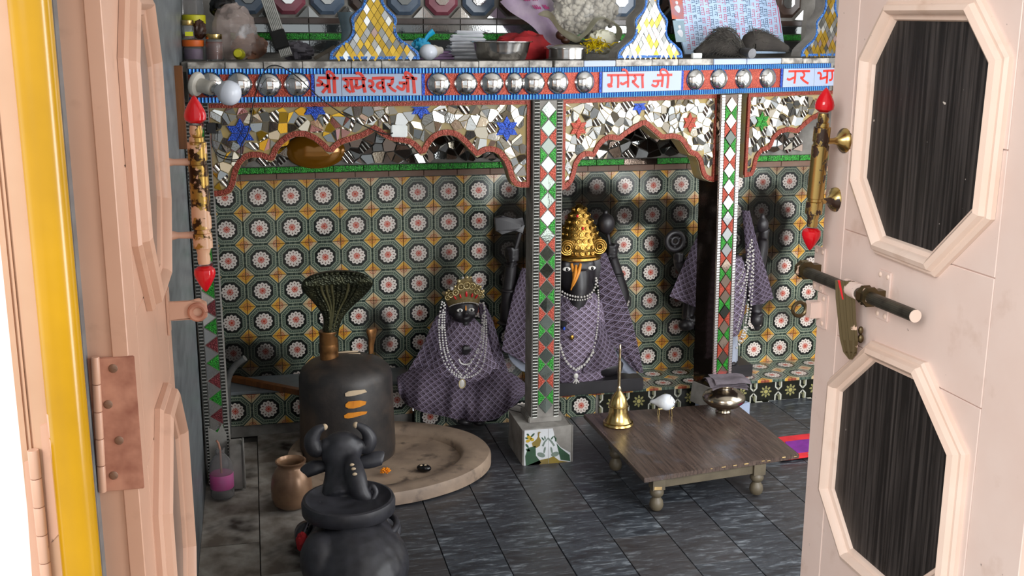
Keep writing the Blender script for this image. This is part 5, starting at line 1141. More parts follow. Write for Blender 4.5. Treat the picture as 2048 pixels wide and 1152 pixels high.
b = B(); b.tube([P(1022, 535, -.19), P(1030, 500, -.192), P(1040, 466, -.19)], .0095, 10); axh = [(990, 436), (1006, 431), (1030, 437), (1046, 434), (1050, 452), (1046, 468), (1030, 462), (1004, 470), (992, 462)]
b.prism([P(x, y, -.19) for x, y in axh], (0, -1, 0), .022); b.build('axe', 'black_stone', ge, 'stone axe in the raised hand', bevel=.002)
b = B(); b.tube([P(1222, 520, -.175), P(1218, 480, -.178), P(1214, 462, -.18)], .008, 10); b.ell(P(1212, 447, -.18), (.036, .034, .042)); b.ell(P(1211, 424, -.18), (.010, .010, .010)); b.organic('lotus_bud', 'black_stone', ge, .004, 2, 'stone bud in the raised hand')
# crown of gold discs
cc = V((gc.x+.010, gc.y-.012, 0)); zb_ = P(1155, 515, -.22).z; zt_ = P(1157, 408, -.22).z; H = zt_-zb_
cp = [(.086, 0), (.090, .03), (.086, .10), (.094, .16), (.093, .28), (.078, .42), (.070, .52), (.060, .62), (.044, .76), (.028, .90), (.012, .98), (0, 1)]
b = B(); b.lathe([(r, z*H) for r, z in cp], (cc.x, cc.y, zb_), 40, sy=.8); gcw = b.build('crown', 'gold', ge, 'tall gold crown', ang=60)
def crr(z):
    for (r0_, z0), (r1_, z1) in zip(cp, cp[1:]):
        if z0 <= z <= z1: return r0_+(r1_-r0_)*(z-z0)/(z1-z0)
rg = random.Random(6)
for j, zf in enumerate((.13, .24, .35, .46, .57, .68, .79, .9)):
    r = crr(zf); n = max(4, int(r*2*math.pi*.55/.020))
    for i in range(n):
        a = math.radians(-100+200*(i+.5*(j % 2))/(n-.5)); p = V((cc.x+math.sin(a)*r, cc.y-math.cos(a)*r*.8, zb_+zf*H)); nn = V((math.sin(a), -math.cos(a)*1.2, .25)); b = B(); rr_ = rg.uniform(.0085, .0115)
        b.lathe([(0, .006), (rr_*.35, .0055), (rr_*.45, .003), (rr_*.8, .0035), (rr_, 0), (rr_*.9, -.003)], p, 14, nn); b.build('gold_disc', 'gold', gcw)
for sx in (-1, 1):
    p = V((cc.x+sx*.066, cc.y-.058, zb_+.24*H)); b = B()
    for k, r in enumerate((.028, .020, .012)): b.tube([p+V((r*math.cos(t), -.004-.003*k-sx*0, r*math.sin(t))) for t in [2*math.pi*i/24 for i in range(25)]], .0042, 8, False)
    b.ell(p+V((0, -.008, 0)), .006); b.lathe([(0, 0), (.031, 0), (.031, -.004), (0, -.004)], p, 24, (0, -1, 0)); b.build('ear_disc', 'gold', gcw, 'gold coil disc')
b = B(); b.lathe([(.088, .0), (.093, .004), (.090, .012), (.094, .018), (.088, .024)], (cc.x, cc.y, zb_-.006), 40, sy=.82); b.build('brow_band', 'gold', gcw)
for x, y in ((1155, 432), (1150, 487), (1166, 457)): b = B(); b.ell(P(x, y, cc.y-.062 if y > 440 else cc.y-.045), (.0055, .004, .006), None, 10, 8); b.build('red_gem', 'red', gcw, 'red gem')
robe('robe', 'sari2', ge, [(.155, 1.235, -.15, .155, .115), (.20, 1.235, -.155, .160, .125), (.28, 1.235, -.16, .142, .130), (.36, 1.235, -.165, .128, .128), (.43, 1.235, -.17, .118, .128), (.475, 1.235, -.18, .105, .122), (.51, 1.235, -.18, .08, .10)], 4, .02)
sheet('shawl', 'sari2', ge, [(1044, 535), (1026, 590), (1012, 650), (1003, 700)], [(1075, 535), (1082, 600), (1088, 670), (1090, 745)], -.17, -.22, .02, 2, .006, lab='shawl on the left')
sheet('shawl', 'sari2', ge, [(1186, 505), (1196, 560), (1206, 640), (1226, 690), (1270, 742)], [(1212, 505), (1234, 560), (1257, 620), (1275, 690), (1286, 745)], -.20, -.25, .014, 2, .004, lab='shawl falling to a point on the right')
sheet('dhoti', 'dhoti', ge, [(1012, 695), (1022, 722), (1044, 742)], [(1080, 715), (1085, 735), (1090, 750)], -.2, -.22, .01, 2, .003, lab='white cotton edge')
sheet('dhoti', 'dhoti', ge, [(1215, 735), (1222, 738), (1240, 745)], [(1232, 700), (1258, 725), (1274, 746)], -.225, -.23, .01, 2, .003, lab='white cotton edge')
sheet('hanging_end', 'sari2', ge, [(1180, 650), (1172, 700), (1165, 748)], [(1202, 640), (1226, 690), (1240, 728)], -.27, -.29, .012, 2, .005)
for pts, r in (([(1110, 572), (1132, 588), (1158, 594), (1178, 590), (1190, 575), (1192, 555)], .005), ([(1115, 585), (1140, 598), (1165, 600), (1186, 592)], .004), ([(1194, 560), (1197, 600), (1194, 660), (1186, 700), (1172, 725), (1152, 738)], .0042), ([(1120, 690), (1128, 715), (1140, 732), (1152, 740)], .0062), ([(1186, 705), (1170, 728), (1154, 740)], .0062), ([(1112, 640), (1116, 675), (1122, 700)], .0042)):
    b = beads([P(x, y, -.305) for x, y in pts], r); tag(b.build('pearl_strand', 'bead', ge, 'strand of beads'), kind='stuff')
for x, y, mt, r in ((1144, 675, 'gold', .009), (1128, 657, 'g_blue', .006), (1152, 752, 'bead', .010)): b = B(); b.ell(P(x, y, -.30), (r, .004, r*1.2), None, 12, 8); b.build('brooch', mt, ge)
b = B()
for dx, dz in ((-.012, -.016), (0, -.02), (.012, -.016)): c0 = P(1152, 758, -.305); b.tube([c0, c0+V((dx, -.002, dz))], [.004, .0022], 8)
b.build('pendant', 'bead', ge, 'silver pendant')
# --- standing idol behind the bright pillar
st_ = thing('standing_idol', 'black standing idol draped in purple cloth behind the bright white-edged pillar', 'statue', (1.90, -.13, .102))
b = B(); b.box((1.925, -.120, .1285), (.21, .15, .053)); b.build('base_slab', 'black_stone', st_, 'black base slab', smooth=False, bevel=.003)
face(st_, P(1449, 480, -.13), .055, True)
b = B(); b.ell((1.89, -.11, .47), (.10, .06, .14)); b.ell((1.89, -.11, .58), (.12, .055, .05)); b.ell((1.89, -.11, .33), (.08, .06, .07))
for s_ in (-1, 1): b.tube([(1.89+s_*.04, -.11, .32), (1.89+s_*.045, -.12, .22), (1.89+s_*.045, -.12, .155)], [.045, .035, .03], 12); b.ell((1.89+s_*.05, -.15, .160), (.026, .045, .016))
for pts, rad in (([(1405, 520), (1380, 545), (1362, 530), (1356, 515)], [.04, .034, .028, .022]), ([(1405, 545), (1382, 600), (1374, 640)], [.04, .032, .024]), ([(1480, 520), (1510, 540), (1524, 500), (1526, 472)], [.04, .034, .027, .022]), ([(1480, 545), (1508, 595), (1512, 628)], [.04, .032, .024])):
    b.tube(spline([P(x, y, -.12-.02*i/3) for i, (x, y) in enumerate(pts)], 5), [q.x for q in spline([V((r, 0, 0)) for r in rad], 5)], 12)
fist(b, P(1356, 514, -.15), .022, 1); fist(b, P(1376, 645, -.15), .026, 1); fist(b, P(1527, 468, -.15), .022, -1); fist(b, P(1513, 636, -.15), .026, -1)
b.organic('body', 'black_stone', st_, .0055, 4)
b = B(); c0 = P(1350, 482, -.16); b.tube([c0+V((.036*math.cos(t), 0, .036*math.sin(t))) for t in [2*math.pi*i/24 for i in range(25)]], .011, 12, False); b.tube([c0+V((.015*math.cos(t), 0, .015*math.sin(t))) for t in [2*math.pi*i/16 for i in range(17)]], .007, 10, False)
for k in range(3): a = k*2.1+.5; b.tube([c0+V((.012*math.cos(a), 0, .012*math.sin(a))), c0+V((.034*math.cos(a), 0, .034*math.sin(a)))], .005, 8)
b.build('discus', 'black_stone', st_, 'stone ring held up on the left')
b = B(); b.ell(P(1372, 650, -.165), (.034, .03, .026)); b.ell(P(1390, 640, -.165), (.022, .022, .02)); b.tube([P(1374, 640, -.16), P(1378, 600, -.15)], .009, 10); b.organic('mace', 'black_stone', st_, .005, 2)
b = B(); b.ell(P(1525, 450, -.16), (.026, .026, .034)); b.ell(P(1525, 434, -.16), (.012, .012, .016)); b.organic('conch', 'black_stone', st_, .005, 2)
b = B(); b.ell(P(1513, 640, -.165), (.026, .026, .03)); b.ell(P(1514, 655, -.165), (.014, .014, .014)); b.organic('lotus_bud', 'black_stone', st_, .005, 2)
robe('tunic', 'sari2', st_, [(.285, 1.893, -.13, .085, .075), (.36, 1.893, -.13, .10, .085), (.46, 1.893, -.13, .112, .085), (.56, 1.893, -.13, .11, .075), (.62, 1.893, -.13, .085, .06)], 5, .025)
robe('dhoti', 'dhoti', st_, [(.162, 1.893, -.125, .092, .065), (.22, 1.893, -.125, .088, .065), (.30, 1.893, -.125, .082, .062)], 6, .03)
sheet('shawl', 'sari2', st_, [(1400, 462), (1380, 500), (1357, 550), (1338, 592)], [(1424, 462), (1424, 520), (1420, 580), (1412, 622)], -.15, -.20, .02, 2, .006, lab='shawl spread on the left')
sheet('shawl', 'sari2', st_, [(1484, 420), (1490, 490), (1494, 560), (1500, 612)], [(1499, 420), (1516, 490), (1534, 550), (1546, 596)], -.15, -.20, .02, 2, .006, lab='shawl spread on the right')
for pts, r in (([(1412, 415), (1404, 450), (1401, 510), (1403, 560), (1406, 590)], .005), ([(1416, 415), (1409, 460), (1407, 520), (1405, 560)], .005), ([(1418, 430), (1414, 470), (1412, 520)], .0045), ([(1503, 480), (1505, 520), (1502, 560), (1497, 600), (1490, 650), (1476, 690)], .005), ([(1500, 490), (1498, 530), (1490, 560), (1478, 590)], .005), ([(1507, 500), (1506, 560), (1500, 630), (1488, 680)], .0045), ([(1496, 500), (1494, 560), (1486, 610), (1474, 660)], .0042), ([(1494, 520), (1484, 550), (1474, 570)], .0042), ([(1491, 655), (1484, 680), (1470, 700)], .006)):
    b = beads([P(x, y, -.235) for x, y in pts], r); tag(b.build('pearl_strand', 'bead', st_, 'strand of beads'), kind='stuff')
# ================================================================== SHELF CLUTTER, LEFT WALL FITTINGS
SZ = 1.4405
def put(x, Y):                                         # a spot on the shelf under pixel column x
    p = P(x, 118, Y); return V((p.x, p.y, SZ))
def single(bm, name, mat, label, cat, **k): return tag(bm.build(name, mat, **k), label, cat)
def jar(name, label, c, r, h, lid, lidmat, fill=None, fillh=.7, bodymat='glass', neck=.8, lidname='lid'):
    t = thing(name, label, 'jar', c); b = B(); b.lathe([(0, 0), (r*.94, 0), (r, r*.1), (r, h*.72), (r*.9, h*.84), (r*neck, h*.9), (r*neck, h), (r*neck*.9, h), (r*neck*.9, h*.9), (r*.84, h*.82), (r*.93, h*.7), (r*.93, .004), (0, .003)], c, 28); b.build('jar_body', bodymat, t)
    if fill: b = B(); b.lathe([(0, .005), (r*.90, .006), (r*.90, h*fillh), (0, h*fillh+.002)], c, 24); b.build('contents', fill, t)
    b = B(); b.lathe([(0, h+.001), (r*neck+.003, h+.001-lid*.45), (r*neck+.004, h-lid*.3), (r*neck+.004, h+lid*.5), (r*neck+.001, h+lid*.58), (0, h+lid*.58)], c, 28); b.build(lidname, lidmat, t, ang=40); return t
jar('pickle_jar', 'glass jar of red pickle with a gold metal lid, left end of shelf', put(430, -.44), .029, .078, .018, 'brass', 'pickle', .8)
c0 = put(388, -.43)
jar('orange_lidded_tub', 'clear tub with an orange lid in the left corner of the shelf', c0, .034, .056, .022, 'lid_orange', 'purple_box', .7, 'plastic', .95)
jar('spice_jar', 'tiny glass jar with a metal lid standing on the orange lid', c0+V((-.014, 0, .0705)), .020, .052, .018, 'brass', 'pickle', .3)
b = B(); b.box(c0+V((-.010, -.0215, .088)), (.026, .002, .014)); single(b, 'price_tag', 'yellow_label', 'yellow tag on the tiny glass jar', 'tag', smooth=False)
b = crumple(c0+V((.0225, .012, .102)), (.022, .014, .031), 4, .3, floor=c0.z+.071); single(b, 'snack_packet', 'brown_pack', 'dark brown foil packet beside the tiny glass jar', 'packet')
cb = put(392, -.33); t = thing('yellow_banded_tub', 'pale plastic tub with a yellow lid at the top left', 'jar', cb)
b = B(); b.lathe([(0, 0), (.034, 0), (.036, .12), (0, .12)], cb, 28); b.build('tub_body', 'plastic', t)
b = B(); b.lathe([(.036, .121), (.040, .122), (.040, .150), (.034, .152), (0, .152)], cb, 28); b.build('lid', 'lid_yellow', t)
b = B(); b.lathe([(0, .153), (.036, .153), (.034, .20), (0, .205)], cb, 28); b.build('upper_cup', 'plastic', t)
b = crumple(put(455, -.33)+V((.028, 0, .093)), (.075, .055, .095), 2, .22, floor=SZ+.001); single(b, 'polythene_bag', 'poly', 'crumpled clear polythene bag behind the pickle jar', 'bag')
b = crumple(put(470, -.30)+V((.045, .0, .068)), (.038, .026, .05), 9, .35, floor=SZ+.002); single(b, 'blue_wrapper', 'sky_glass', 'pale blue wrapper inside the clear bag', 'wrapper')
b = crumple(put(500, -.31)+V((0, .0, .045)), (.06, .03, .045), 13, .3, floor=SZ+.002); single(b, 'tan_wrapper', 'bag_tan', 'tan foil wrapper low inside the clear bag', 'wrapper')
b = crumple(put(447, -.28)+V((.008, 0, .182)), (.045, .03, .045), 5, .25); single(b, 'black_bag', 'black', 'black plastic bag hanging at the top left', 'bag')
co_ = put(481, -.46); t = thing('oil_bottle', 'small oil bottle with a round yellow cap lying towards the front', 'bottle', co_)
ax = V((-.1, -1, .06)); b = B(); b.lathe([(0, 0), (.018, .002), (.019, .05), (.012, .062), (.010, .07), (0, .07)], co_+V((0, .05, .020)), 20, ax); b.build('bottle_body', 'oil', t)
b = B(); b.lathe([(.0, .0), (.0125, 0), (.0135, .003), (.0135, .017), (.012, .019), (0, .019)], co_+V((-.007, -.018, .0245)), 20, ax); b.build('cap', 'lid_yellow', t, 'yellow cap')
# fluted post with black tape
A_, C_ = P(532, -8, -.34), P(573, 112, -.45); t = thing('fluted_strip', 'slanting white fluted strip wrapped with black tape', 'strip', C_)
ax = (A_-C_); L = ax.length; u = ax.normalized(); sd = u.cross(V((0, -1, 0))).normalized(); nn = sd.cross(u)
b = B()
for k in range(7): w = -.020+.0058*k; b.box((A_+C_)/2+sd*(w+.0028), (.0040, .010, L), Matrix((sd, nn, u)).transposed())
b.box((A_+C_)/2+nn*(.004 if nn.y > 0 else -.004), (.041, .006, L), Matrix((sd, nn, u)).transposed()); b.build('flute', 'alu', t, smooth=False)
b = B(); b.box(C_+u*L*.27-sd*.004+V((0, -.004, 0)), (.050, .018, L*.30), Matrix((sd, nn, u)).transposed()); b.build('tape', 'black_tape', t, 'black tape', smooth=False, bevel=.003)
b = crumple(put(595, -.36)+V((0, 0, .028)), (.055, .04, .034), 21, .4, floor=SZ+.001); single(b, 'grey_rag', 'rag', 'crumpled grey rag left of the first pedestal', 'rag')
b = B(); b.box(put(650, -.40)+V((0, 0, .026)), (.085, .02, .012), Matrix.Rotation(-.52, 3, 'Y')); single(b, 'wood_slat', 'oldwood', 'old wooden slat leaning behind the first pedestal', 'slat', smooth=False, bevel=.002)
cg = put(703, -.42)+V((0, .02, .003)); b = B(); b.lathe([(0, 0), (.03, .0), (.04, .02), (.034, .05), (.030, .09), (.036, .13), (.044, .16), (.040, .16), (.027, .09), (.031, .05), (.036, .02), (0, .006)], cg, 28); single(b, 'glass_vase', 'sky_glass', 'pale blue glass vase behind the first pedestal', 'vase')
# blue bag, bulb, packets, napkins
cbp = put(842, -.40); t = thing('blue_bag', 'knotted bright blue plastic bag', 'bag', cbp+V((0, 0, .02)))
b = crumple(cbp+V((.0, .0, .042)), (.036, .028, .032), 8, .35); b.build('pouch', 'cyan_bag', t); b = B(); b.tube(spline([cbp+V((.012, 0, .058)), cbp+V((.022, 0, .078)), cbp+V((.036, 0, .092)), cbp+V((.046, 0, .10))], 4), [.010, .008, .0085, .009, .010, .010, .011, .012, .0125, .013, .0135, .014, .014], 12, flat=.55); b.build('knot', 'cyan_bag', t)
b = B()
for k, (w, dz) in enumerate(((.17, 0), (.155, .010), (.16, .020))): b = B(); b.box(put(862, -.36)+V((-.006*k, 0, .006+dz)), (w, .07, .009), Matrix.Rotation(.04*k, 3, 'Z')); tag(b.build('purple_packet', 'purple_box', smooth=False, bevel=.002), ('flat purple packet at the bottom of the pile under the blue bag', 'flat purple packet in the middle of the pile under the blue bag', 'flat purple packet at the top of the pile under the blue bag')[k], 'packet', 'purple packets under the blue bag')
cw_ = put(857, -.50); t = thing('light_bulb', 'spare white light bulb lying by the first pedestal', 'bulb', cw_)
b = B(); b.ell(cw_+V((0, 0, .0285)), (.032, .030, .0282)); b.build('globe', 'bulb', t); b = B(); b.lathe([(.020, .018), (.022, .03), (.014, .046), (.012, .060), (0, .060)], cw_+V((0, 0, .0285)), 20, (.8, .5, .1)); b.build('neck', 'holder', t)
for k in range(8):
    rg = random.Random(70+k); ctr = put(935, -.36)+V((rg.uniform(-.008, .008), 0, .008+.0126*k)); w_ = rg.uniform(.12, .15)-(.03 if k > 5 else 0)
    b = B(); b.box(ctr, (w_, .085, .0118), Matrix.Rotation(rg.uniform(-.16, .16), 3, 'Z') @ Matrix.Rotation(rg.uniform(-.02, .02), 3, 'Y')); bmesh.ops.bevel(b.b, geom=list(b.b.edges), offset=.0045, segments=3, affect='EDGES'); tag(b.build('napkin', 'tissue'), f'folded white napkin in the stack behind the big steel bowl, {("lowest", "second from the bottom", "third from the bottom", "fourth from the bottom", "fourth from the top", "third from the top", "second from the top", "topmost")[k]}', 'napkin', 'stacked white napkins')
cbo = V((.846, -.545, SZ+.0035)); b = B(); b.lathe([(0, .001), (.078, 0), (.084, .004), (.093, .030), (.098, .052), (.1005, .058), (.110, .0605), (.110, .0625), (.098, .0615), (.094, .055), (.088, .028), (.080, .008), (0, .006)], cbo, 56); single(b, 'steel_bowl', 'steel', 'wide steel bowl with a flat rim at the front of the shelf', 'bowl', ang=50)
cs_ = V((1.098, -.475, SZ+.002)); t = thing('steel_tin', 'smaller round steel tin with a lid, right of the wide bowl', 'tin', cs_)
b = B(); b.lathe([(0, 0), (.070, 0), (.073, .003), (.0735, .036), (0, .036)], cs_, 48); b.build('tin_body', 'steel', t, ang=40); b = B(); b.lathe([(.0755, .0365), (.079, .037), (.0795, .041), (.076, .046), (.06, .052), (.0, .054)], cs_, 48); b.build('lid', 'steel', t, ang=50)
b = crumple(put(1045, -.36)+V((0, .0, .038)), (.112, .06, .062), 14, .22, 1.6, floor=SZ+.001); single(b, 'red_cloth_bundle', 'red_cloth', 'dark red cloth bundle behind the steel bowls', 'cloth')
A_, C_ = P(1030, -20, -.20), P(1140, 78, -.30); d = (C_-A_)
def bagf(u, v):
    p = A_.lerp(C_, v); s_ = V((.80, 0, .60)); w = .072*(1-.15*v)*(1+.08*math.sin(v*9)); return p+s_*((u-.5)*2*w)+V((0, -.022*math.sin(math.pi*u)-.006*math.sin(u*11+v*5), 0))
b = B(); b.grid(bagf, 20, 20, .012); pbg = tag(b.build('printed_bag', 'bag_print', ang=70), 'pale lilac printed plastic bag leaning behind the red cloth', 'bag')
b = B()
for cx, cy in ((.62, .22), (.50, .34), (.70, .42), (.60, .56), (.48, .16)):
    for k in range(3):
        q = [bagf(cx+.035*k-.03+.02*math.cos(t), cy+.04*math.sin(t)+.015*k)+V((0, -.0085, 0)) for t in [i*.9 for i in range(6)]]
        b.tube(q, .0018, 6)
b.build('printed_lettering', 'magenta', pbg, 'magenta print')
# bag of puffed white sweets
cm = P(1168, 20, -.30); t = thing('sweets_bag', 'clear bag full of round white puffed sweets', 'bag', V((cm.x, cm.y, SZ+.02)))
b = B(); rg = random.Random(12); n = 0
while n < 420:
    p = V((rg.uniform(-1, 1), rg.uniform(-1, .3), rg.uniform(-1, 1)))
    if .72 < p.length < 1.0: b.ico(cm+V((p.x*.125, p.y*.07, p.z*.098)), rg.uniform(.0085, .012), 2); n += 1
tag(b.build('puffed_sweets', 'makhana', t, 'white puffed sweets'), kind='stuff')
b = B(); b.ell(cm, (.115, .055, .088), None, 24, 16); b.build('heap_core', 'makhana', t)
b = crumple(cm, (.145, .088, .116), 17, .05, 3.0); b.build('bag_film', 'film', t, 'clear plastic film')
def wrapf(pts, w, tilt):
    ps = spline(pts, 8)
    def fn(u, v):
        k = u*(len(ps)-1); i = min(int(k), len(ps)-2); p = ps[i].lerp(ps[i+1], k-i); return p+V((.004*math.sin(v*5), v*w, tilt*v+.004*math.sin(u*9+v*3)))
    return fn
t = thing('cream_paper_wrap', 'cream paper wrapper opened around the sweets bag', 'paper', put(1180, -.45))
b = B(); b.grid(wrapf([P(1085, 22, -.42), P(1105, 28, -.42), P(1128, 58, -.43), P(1162, 78, -.44)], .05, -.012), 24, 6, .004); b.build('left_flap', 'cream_paper', t)
b = B(); b.grid(wrapf([P(1162, 80, -.44), P(1180, 66, -.44), P(1200, 38, -.43), P(1222, 40, -.42), P(1244, 60, -.42), P(1238, 84, -.42), P(1215, 108, -.42)], .06, .008), 30, 6, .004); b.build('right_flap', 'cream_paper', t)
b = crumple(P(1205, 84, -.40), (.058, .03, .042), 61, .3, floor=SZ+.001); tag(b.build('paper_lump', 'cream_paper', t), None)
tn = thing('yellow_tinsel', 'tangle of shiny yellow tinsel right of the steel tin', 'tinsel', put(1190, -.47)); b = B(); rg = random.Random(3); c0 = P(1190, 92, -.47)
for k in range(110):
    a, e = rg.uniform(0, 2*math.pi), rg.uniform(-.6, 1.0); d = V((math.cos(a)*math.cos(e), math.sin(a)*math.cos(e)*.5, math.sin(e)*.7)); s0 = c0+V((rg.gauss(0, .022), rg.gauss(0, .01), rg.gauss(0, .008))); pr_ = d.cross(V((rg.random(), rg.random(), rg.random()))).normalized()*.0022
    L = rg.uniform(.02, .055); pts = [s0, s0+d*L*.5+V((0, 0, .006)), s0+d*L]; pts = [V((p.x, p.y, max(p.z, SZ+.002))) for p in pts]
    vs = [b.b.verts.new(p+o_*pr_) for p in pts for o_ in (-1, 1)]; b.b.faces.new((vs[0], vs[1], vs[3], vs[2])); b.b.faces.new((vs[2], vs[3], vs[5], vs[4]))
tag(b.build('tinsel_strands', 'tinsel', tn, smooth=False), kind='stuff')
b = B(); b.ell(P(1122, 70, -.36), (.020, .018, .018)); b.ell(P(1131, 80, -.36), (.018, .016, .015)); single(b, 'dried_fruit', 'brown_pack', 'dark dried fruit between the red bundle and the cream paper', 'fruit')
# printed page, whisk, eraser
pc_ = Plane(put(1450, -.16)+V((0, 0, .0)), (1, SL*.9, 0), (SL*.9, -1, .30), (0, .30, 1)); pc_.v = (V((0, 0, 1))-pc_.n*pc_.n.z).normalized()
t = thing('printed_page', 'framed page of small Hindi text in red and blue, propped on the shelf', 'picture', pc_.o)
q = [pc_.px(x, y) for x, y in ((1336, -14), (1553, -14), (1566, 78), (1373, 108))]; lo = min(p[1] for p in q); q[3] = (q[3][0]-.004, lo); q[2] = (q[2][0]+.004, lo)
b = B(); b.prism([pc_.at(a, z) for a, z in q], pc_.n, .008); b.build('page', 'poster', t, smooth=False)
ql = pc_.px(1336, -14)
for nm, mt, xs in (('red_text', 'print_red', (1367, 1377, 1403, 1413, 1437, 1447, 1470, 1481, 1504, 1514, 1537, 1547)), ('blue_text', 'navy', (1386, 1395, 1420, 1429, 1455, 1463, 1488, 1496, 1521, 1529))):
    b = B(); rg = random.Random(len(xs))
    for x in xs:
        y = -12+rg.uniform(0, 6)
        while y < 96-(x-1370)*.13:
            L = rg.uniform(8, 22); xx = x+(y/110)*(13-(x-1370)*.02)
            def bar(x0, y0, x1, y1, w=.0009):
                p0, p1 = pc_.px(x0, y0), pc_.px(x1, y1); dx, dz = p1[0]-p0[0], p1[1]-p0[1]; l_ = math.hypot(dx, dz) or 1; ox, oz = -dz/l_*w, dx/l_*w
                b.prism([pc_.at(p0[0]-ox, p0[1]-oz, .0008), pc_.at(p1[0]-ox, p1[1]-oz, .0008), pc_.at(p1[0]+ox, p1[1]+oz, .0008), pc_.at(p0[0]+ox, p0[1]+oz, .0008)], pc_.n, .001)
            bar(xx+2.4, y, xx+2.4+L*.1, y+L)
            yy = y+1
            while yy < y+L: bar(xx+2.4, yy, xx-2.4+rg.uniform(-.8, .8), yy+rg.uniform(-.6, .8), .0009); (bar(xx-1, yy, xx-1.4, yy+2, .001) if rg.random() < .6 else None); yy += rg.uniform(3.2, 5.2)
            y += L+rg.uniform(3, 6)
    tag(b.build(nm, mt, t, smooth=False), kind='stuff')
b = B(); b.prism([pc_.at(*pc_.px(x, y), .0008) for x, y in ((1551, -12), (1552.5, -12), (1563, 66), (1561.5, 66))], pc_.n, .001); b.build('page_border', 'print_red', t, smooth=False)
for poly_, mt in (([(1338, -10), (1364, -10), (1368, 38), (1344, 38)], 'pic_red'), ([(1345, 41), (1368, 41), (1372, 84), (1352, 84)], 'sky_glass')):
    b = B(); b.prism([pc_.at(*pc_.px(x, y), .0008) for x, y in poly_], pc_.n, .001); pz = b.build('picture_panel', mt, t, 'small faded picture', smooth=False)
    b = B(); mx = sum(x for x, y in poly_)/4; my = sum(y for x, y in poly_)/4; b.ell(pc_.at(*pc_.px(mx, my+6), .001), (.014, .002, .018), None, 14, 8); b.ell(pc_.at(*pc_.px(mx-1, my-8), .001), (.007, .002, .008), None, 12, 8); b.build('picture_figure', 'tissue', pz)
fw = thing('hair_whisk', 'dark hairy whisk with a metal cap lying in front of the printed page', 'whisk', put(1480, -.30)); rg = random.Random(9)
root0 = put(1497, -.34)+V((0, 0, .014))
core = B()
for path, rads in (([(1490, 108), (1455, 96), (1425, 92), (1390, 106)], [.012, .034, .030, .012]), ([(1500, 108), (1500, 84), (1530, 84), (1575, 98)], [.012, .036, .036, .012]), ([(1490, 106), (1460, 76), (1440, 70), (1400, 98)], [.01, .022, .020, .01])):
    core.tube(spline([P(x, y, -.31) for x, y in path], 6), [q.x for q in spline([V((r, 0, 0)) for r in rads], 6)], 14)
for vt in core.b.verts: vt.co.z = max(vt.co.z, SZ+.004)
core.build('hair_mass', 'fur_b', fw)
b = B()
for k in range(2600):
    side = k % 3
    path = [[(1492, 110), (1455, 92), (1420, 92), (1376, 112)], [(1500, 110), (1502, 76), (1540, 80), (1592, 106)], [(1490, 106), (1462, 74), (1430, 72), (1392, 100)]][side]
    s_ = rg.uniform(0, .85); ps = [P(x, y, -.31) for x, y in path]; kk = s_*3; i = min(int(kk), 2); p = ps[i].lerp(ps[i+1], kk-i); d = (ps[i+1]-ps[i]).normalized()
    r = .030*math.sin(min(1, s_+.15)*math.pi)+.006; a = rg.uniform(0, 2*math.pi); off = V((0, math.cos(a)*r, math.sin(a)*r)); p = p+off*.9; d = (d+off*rg.uniform(4, 16)+V((rg.gauss(0, .3), rg.gauss(0, .3), rg.gauss(0, .3)))).normalized(); L = rg.uniform(.015, .035)
    w = d.cross(V((0, -1, 0))).normalized()*.0007; p1 = p+d*L*.5+V((0, 0, .001)); p2 = p+d*L-V((0, 0, .004))
    for q_ in (p, p1, p2): q_.z = max(q_.z, SZ+.004)
    vs = [b.b.verts.new(z_) for z_ in (p-w, p+w, p1+w, p1-w, p2)]; b.b.faces.new(vs[:4]); b.b.faces.new((vs[3], vs[2], vs[4]))
tag(b.build('hair', 'fur', fw, smooth=False), kind='stuff')
b = B(); b.lathe([(0, 0), (.019, 0), (.0195, .004), (.017, .03), (.013, .06), (0, .06)], put(1504, -.40)+V((0, 0, .021)), 24, (-.25, 1, .15)); b.build('ferrule', 'cap_steel', fw, 'metal cap', ang=40)
b = B(); b.box(P(1393, 111.5, -.385), (.046, .014, .020), Matrix.Rotation(.32, 3, 'Z')); o = single(b, 'white_eraser', 'switch', 'small white block lying at the foot of the middle pedestal', 'block', smooth=False, bevel=.002)
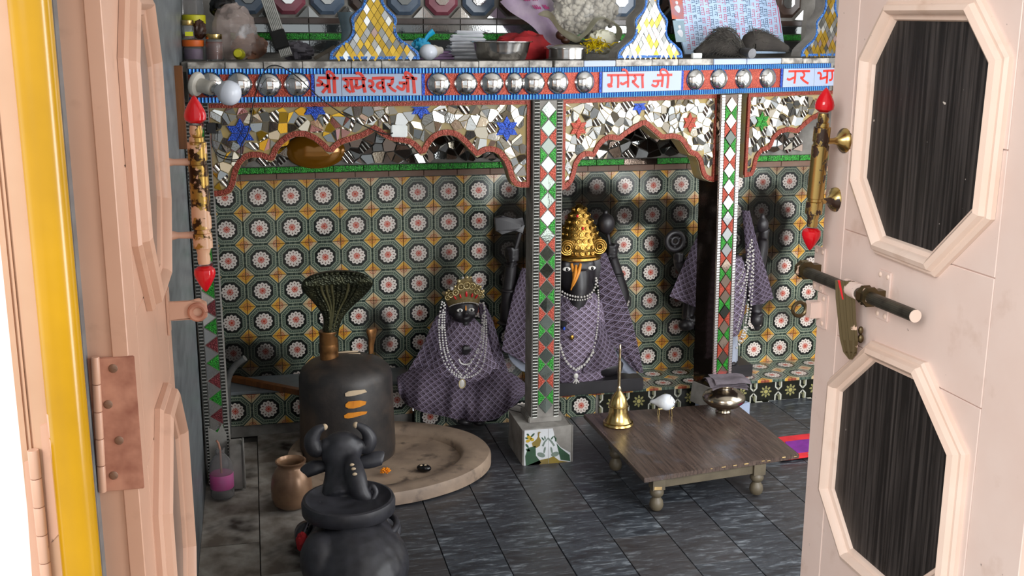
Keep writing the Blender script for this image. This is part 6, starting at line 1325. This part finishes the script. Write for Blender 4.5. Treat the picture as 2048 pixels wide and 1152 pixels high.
# left wall: timber, lamp holder, switch, wire
b = B(); b.box((-.2175, -.9, 1.315), (.030, .035, .245)); single(b, 'timber_batten', 'wood', 'brown timber batten fixed high on the left wall', 'batten', smooth=False, bevel=.002)
hb = P(392, 168, -.675); t = thing('lamp_holder', 'white bulb in a cream holder at the left end of the name beam', 'lamp', hb); ax = (P(462, 187, -.74)-hb).normalized()
b = B(); b.lathe([(0, -.004), (.038, -.004), (.040, .002), (.036, .010), (.022, .014), (0, .014)], hb, 32, ax); b.build('base_plate', 'holder', t, ang=45)
b = B(); b.lathe([(.021, .012), (.023, .018), (.022, .050), (.0235, .054), (.022, .060), (.018, .062), (0, .062)], hb, 28, ax); b.build('socket', 'holder', t, ang=45)
b = B(); b.lathe([(.0145, .060), (.0150, .074), (.017, .076), (.017, .080), (0, .08)], hb, 24, ax); b.build('bulb_cap', 'steel', t, 'metal bulb cap')
b = B(); b.lathe([(.016, .078), (.020, .086), (.033, .100), (.0385, .112), (.039, .116)], hb, 32, ax); b.build('bulb_collar', 'tissue', t)
b = B(); b.lathe([(.039, .116), (.0392, .124), (.036, .138), (.028, .149), (.016, .156), (0, .158)], hb, 32, ax); b.build('globe', 'bulb', t, 'frosted white globe')
b = B(); b.box(P(798, 262, -.645), (.055, .02, .040), Matrix.Rotation(.04, 3, 'Y')); single(b, 'switch_box', 'switch', 'small white plastic box fixed on the first arch', 'box', smooth=False, bevel=.003)
b = B(); b.box(P(422, 256, -.655), (.030, .02, .034)); single(b, 'black_box', 'black_tape', 'small black box beside the left door handle', 'box', smooth=False, bevel=.002)
wp = [(424, 266), (425, 290), (436, 311), (455, 319), (474, 319), (482, 312), (483, 290), (497, 262), (507, 205), (520, 160), (534, 136), (552, 131), (575, 140), (602, 160), (640, 196), (690, 231), (740, 257), (770, 268), (786, 266)]
b = B(); b.tube(spline([P(x, y, -.690 if 125 < y < 205 else -.662) for x, y in wp], 6), .0019, 8); single(b, 'black_wire', 'wire', 'thin black wire looping over the domes to the white box', 'wire')
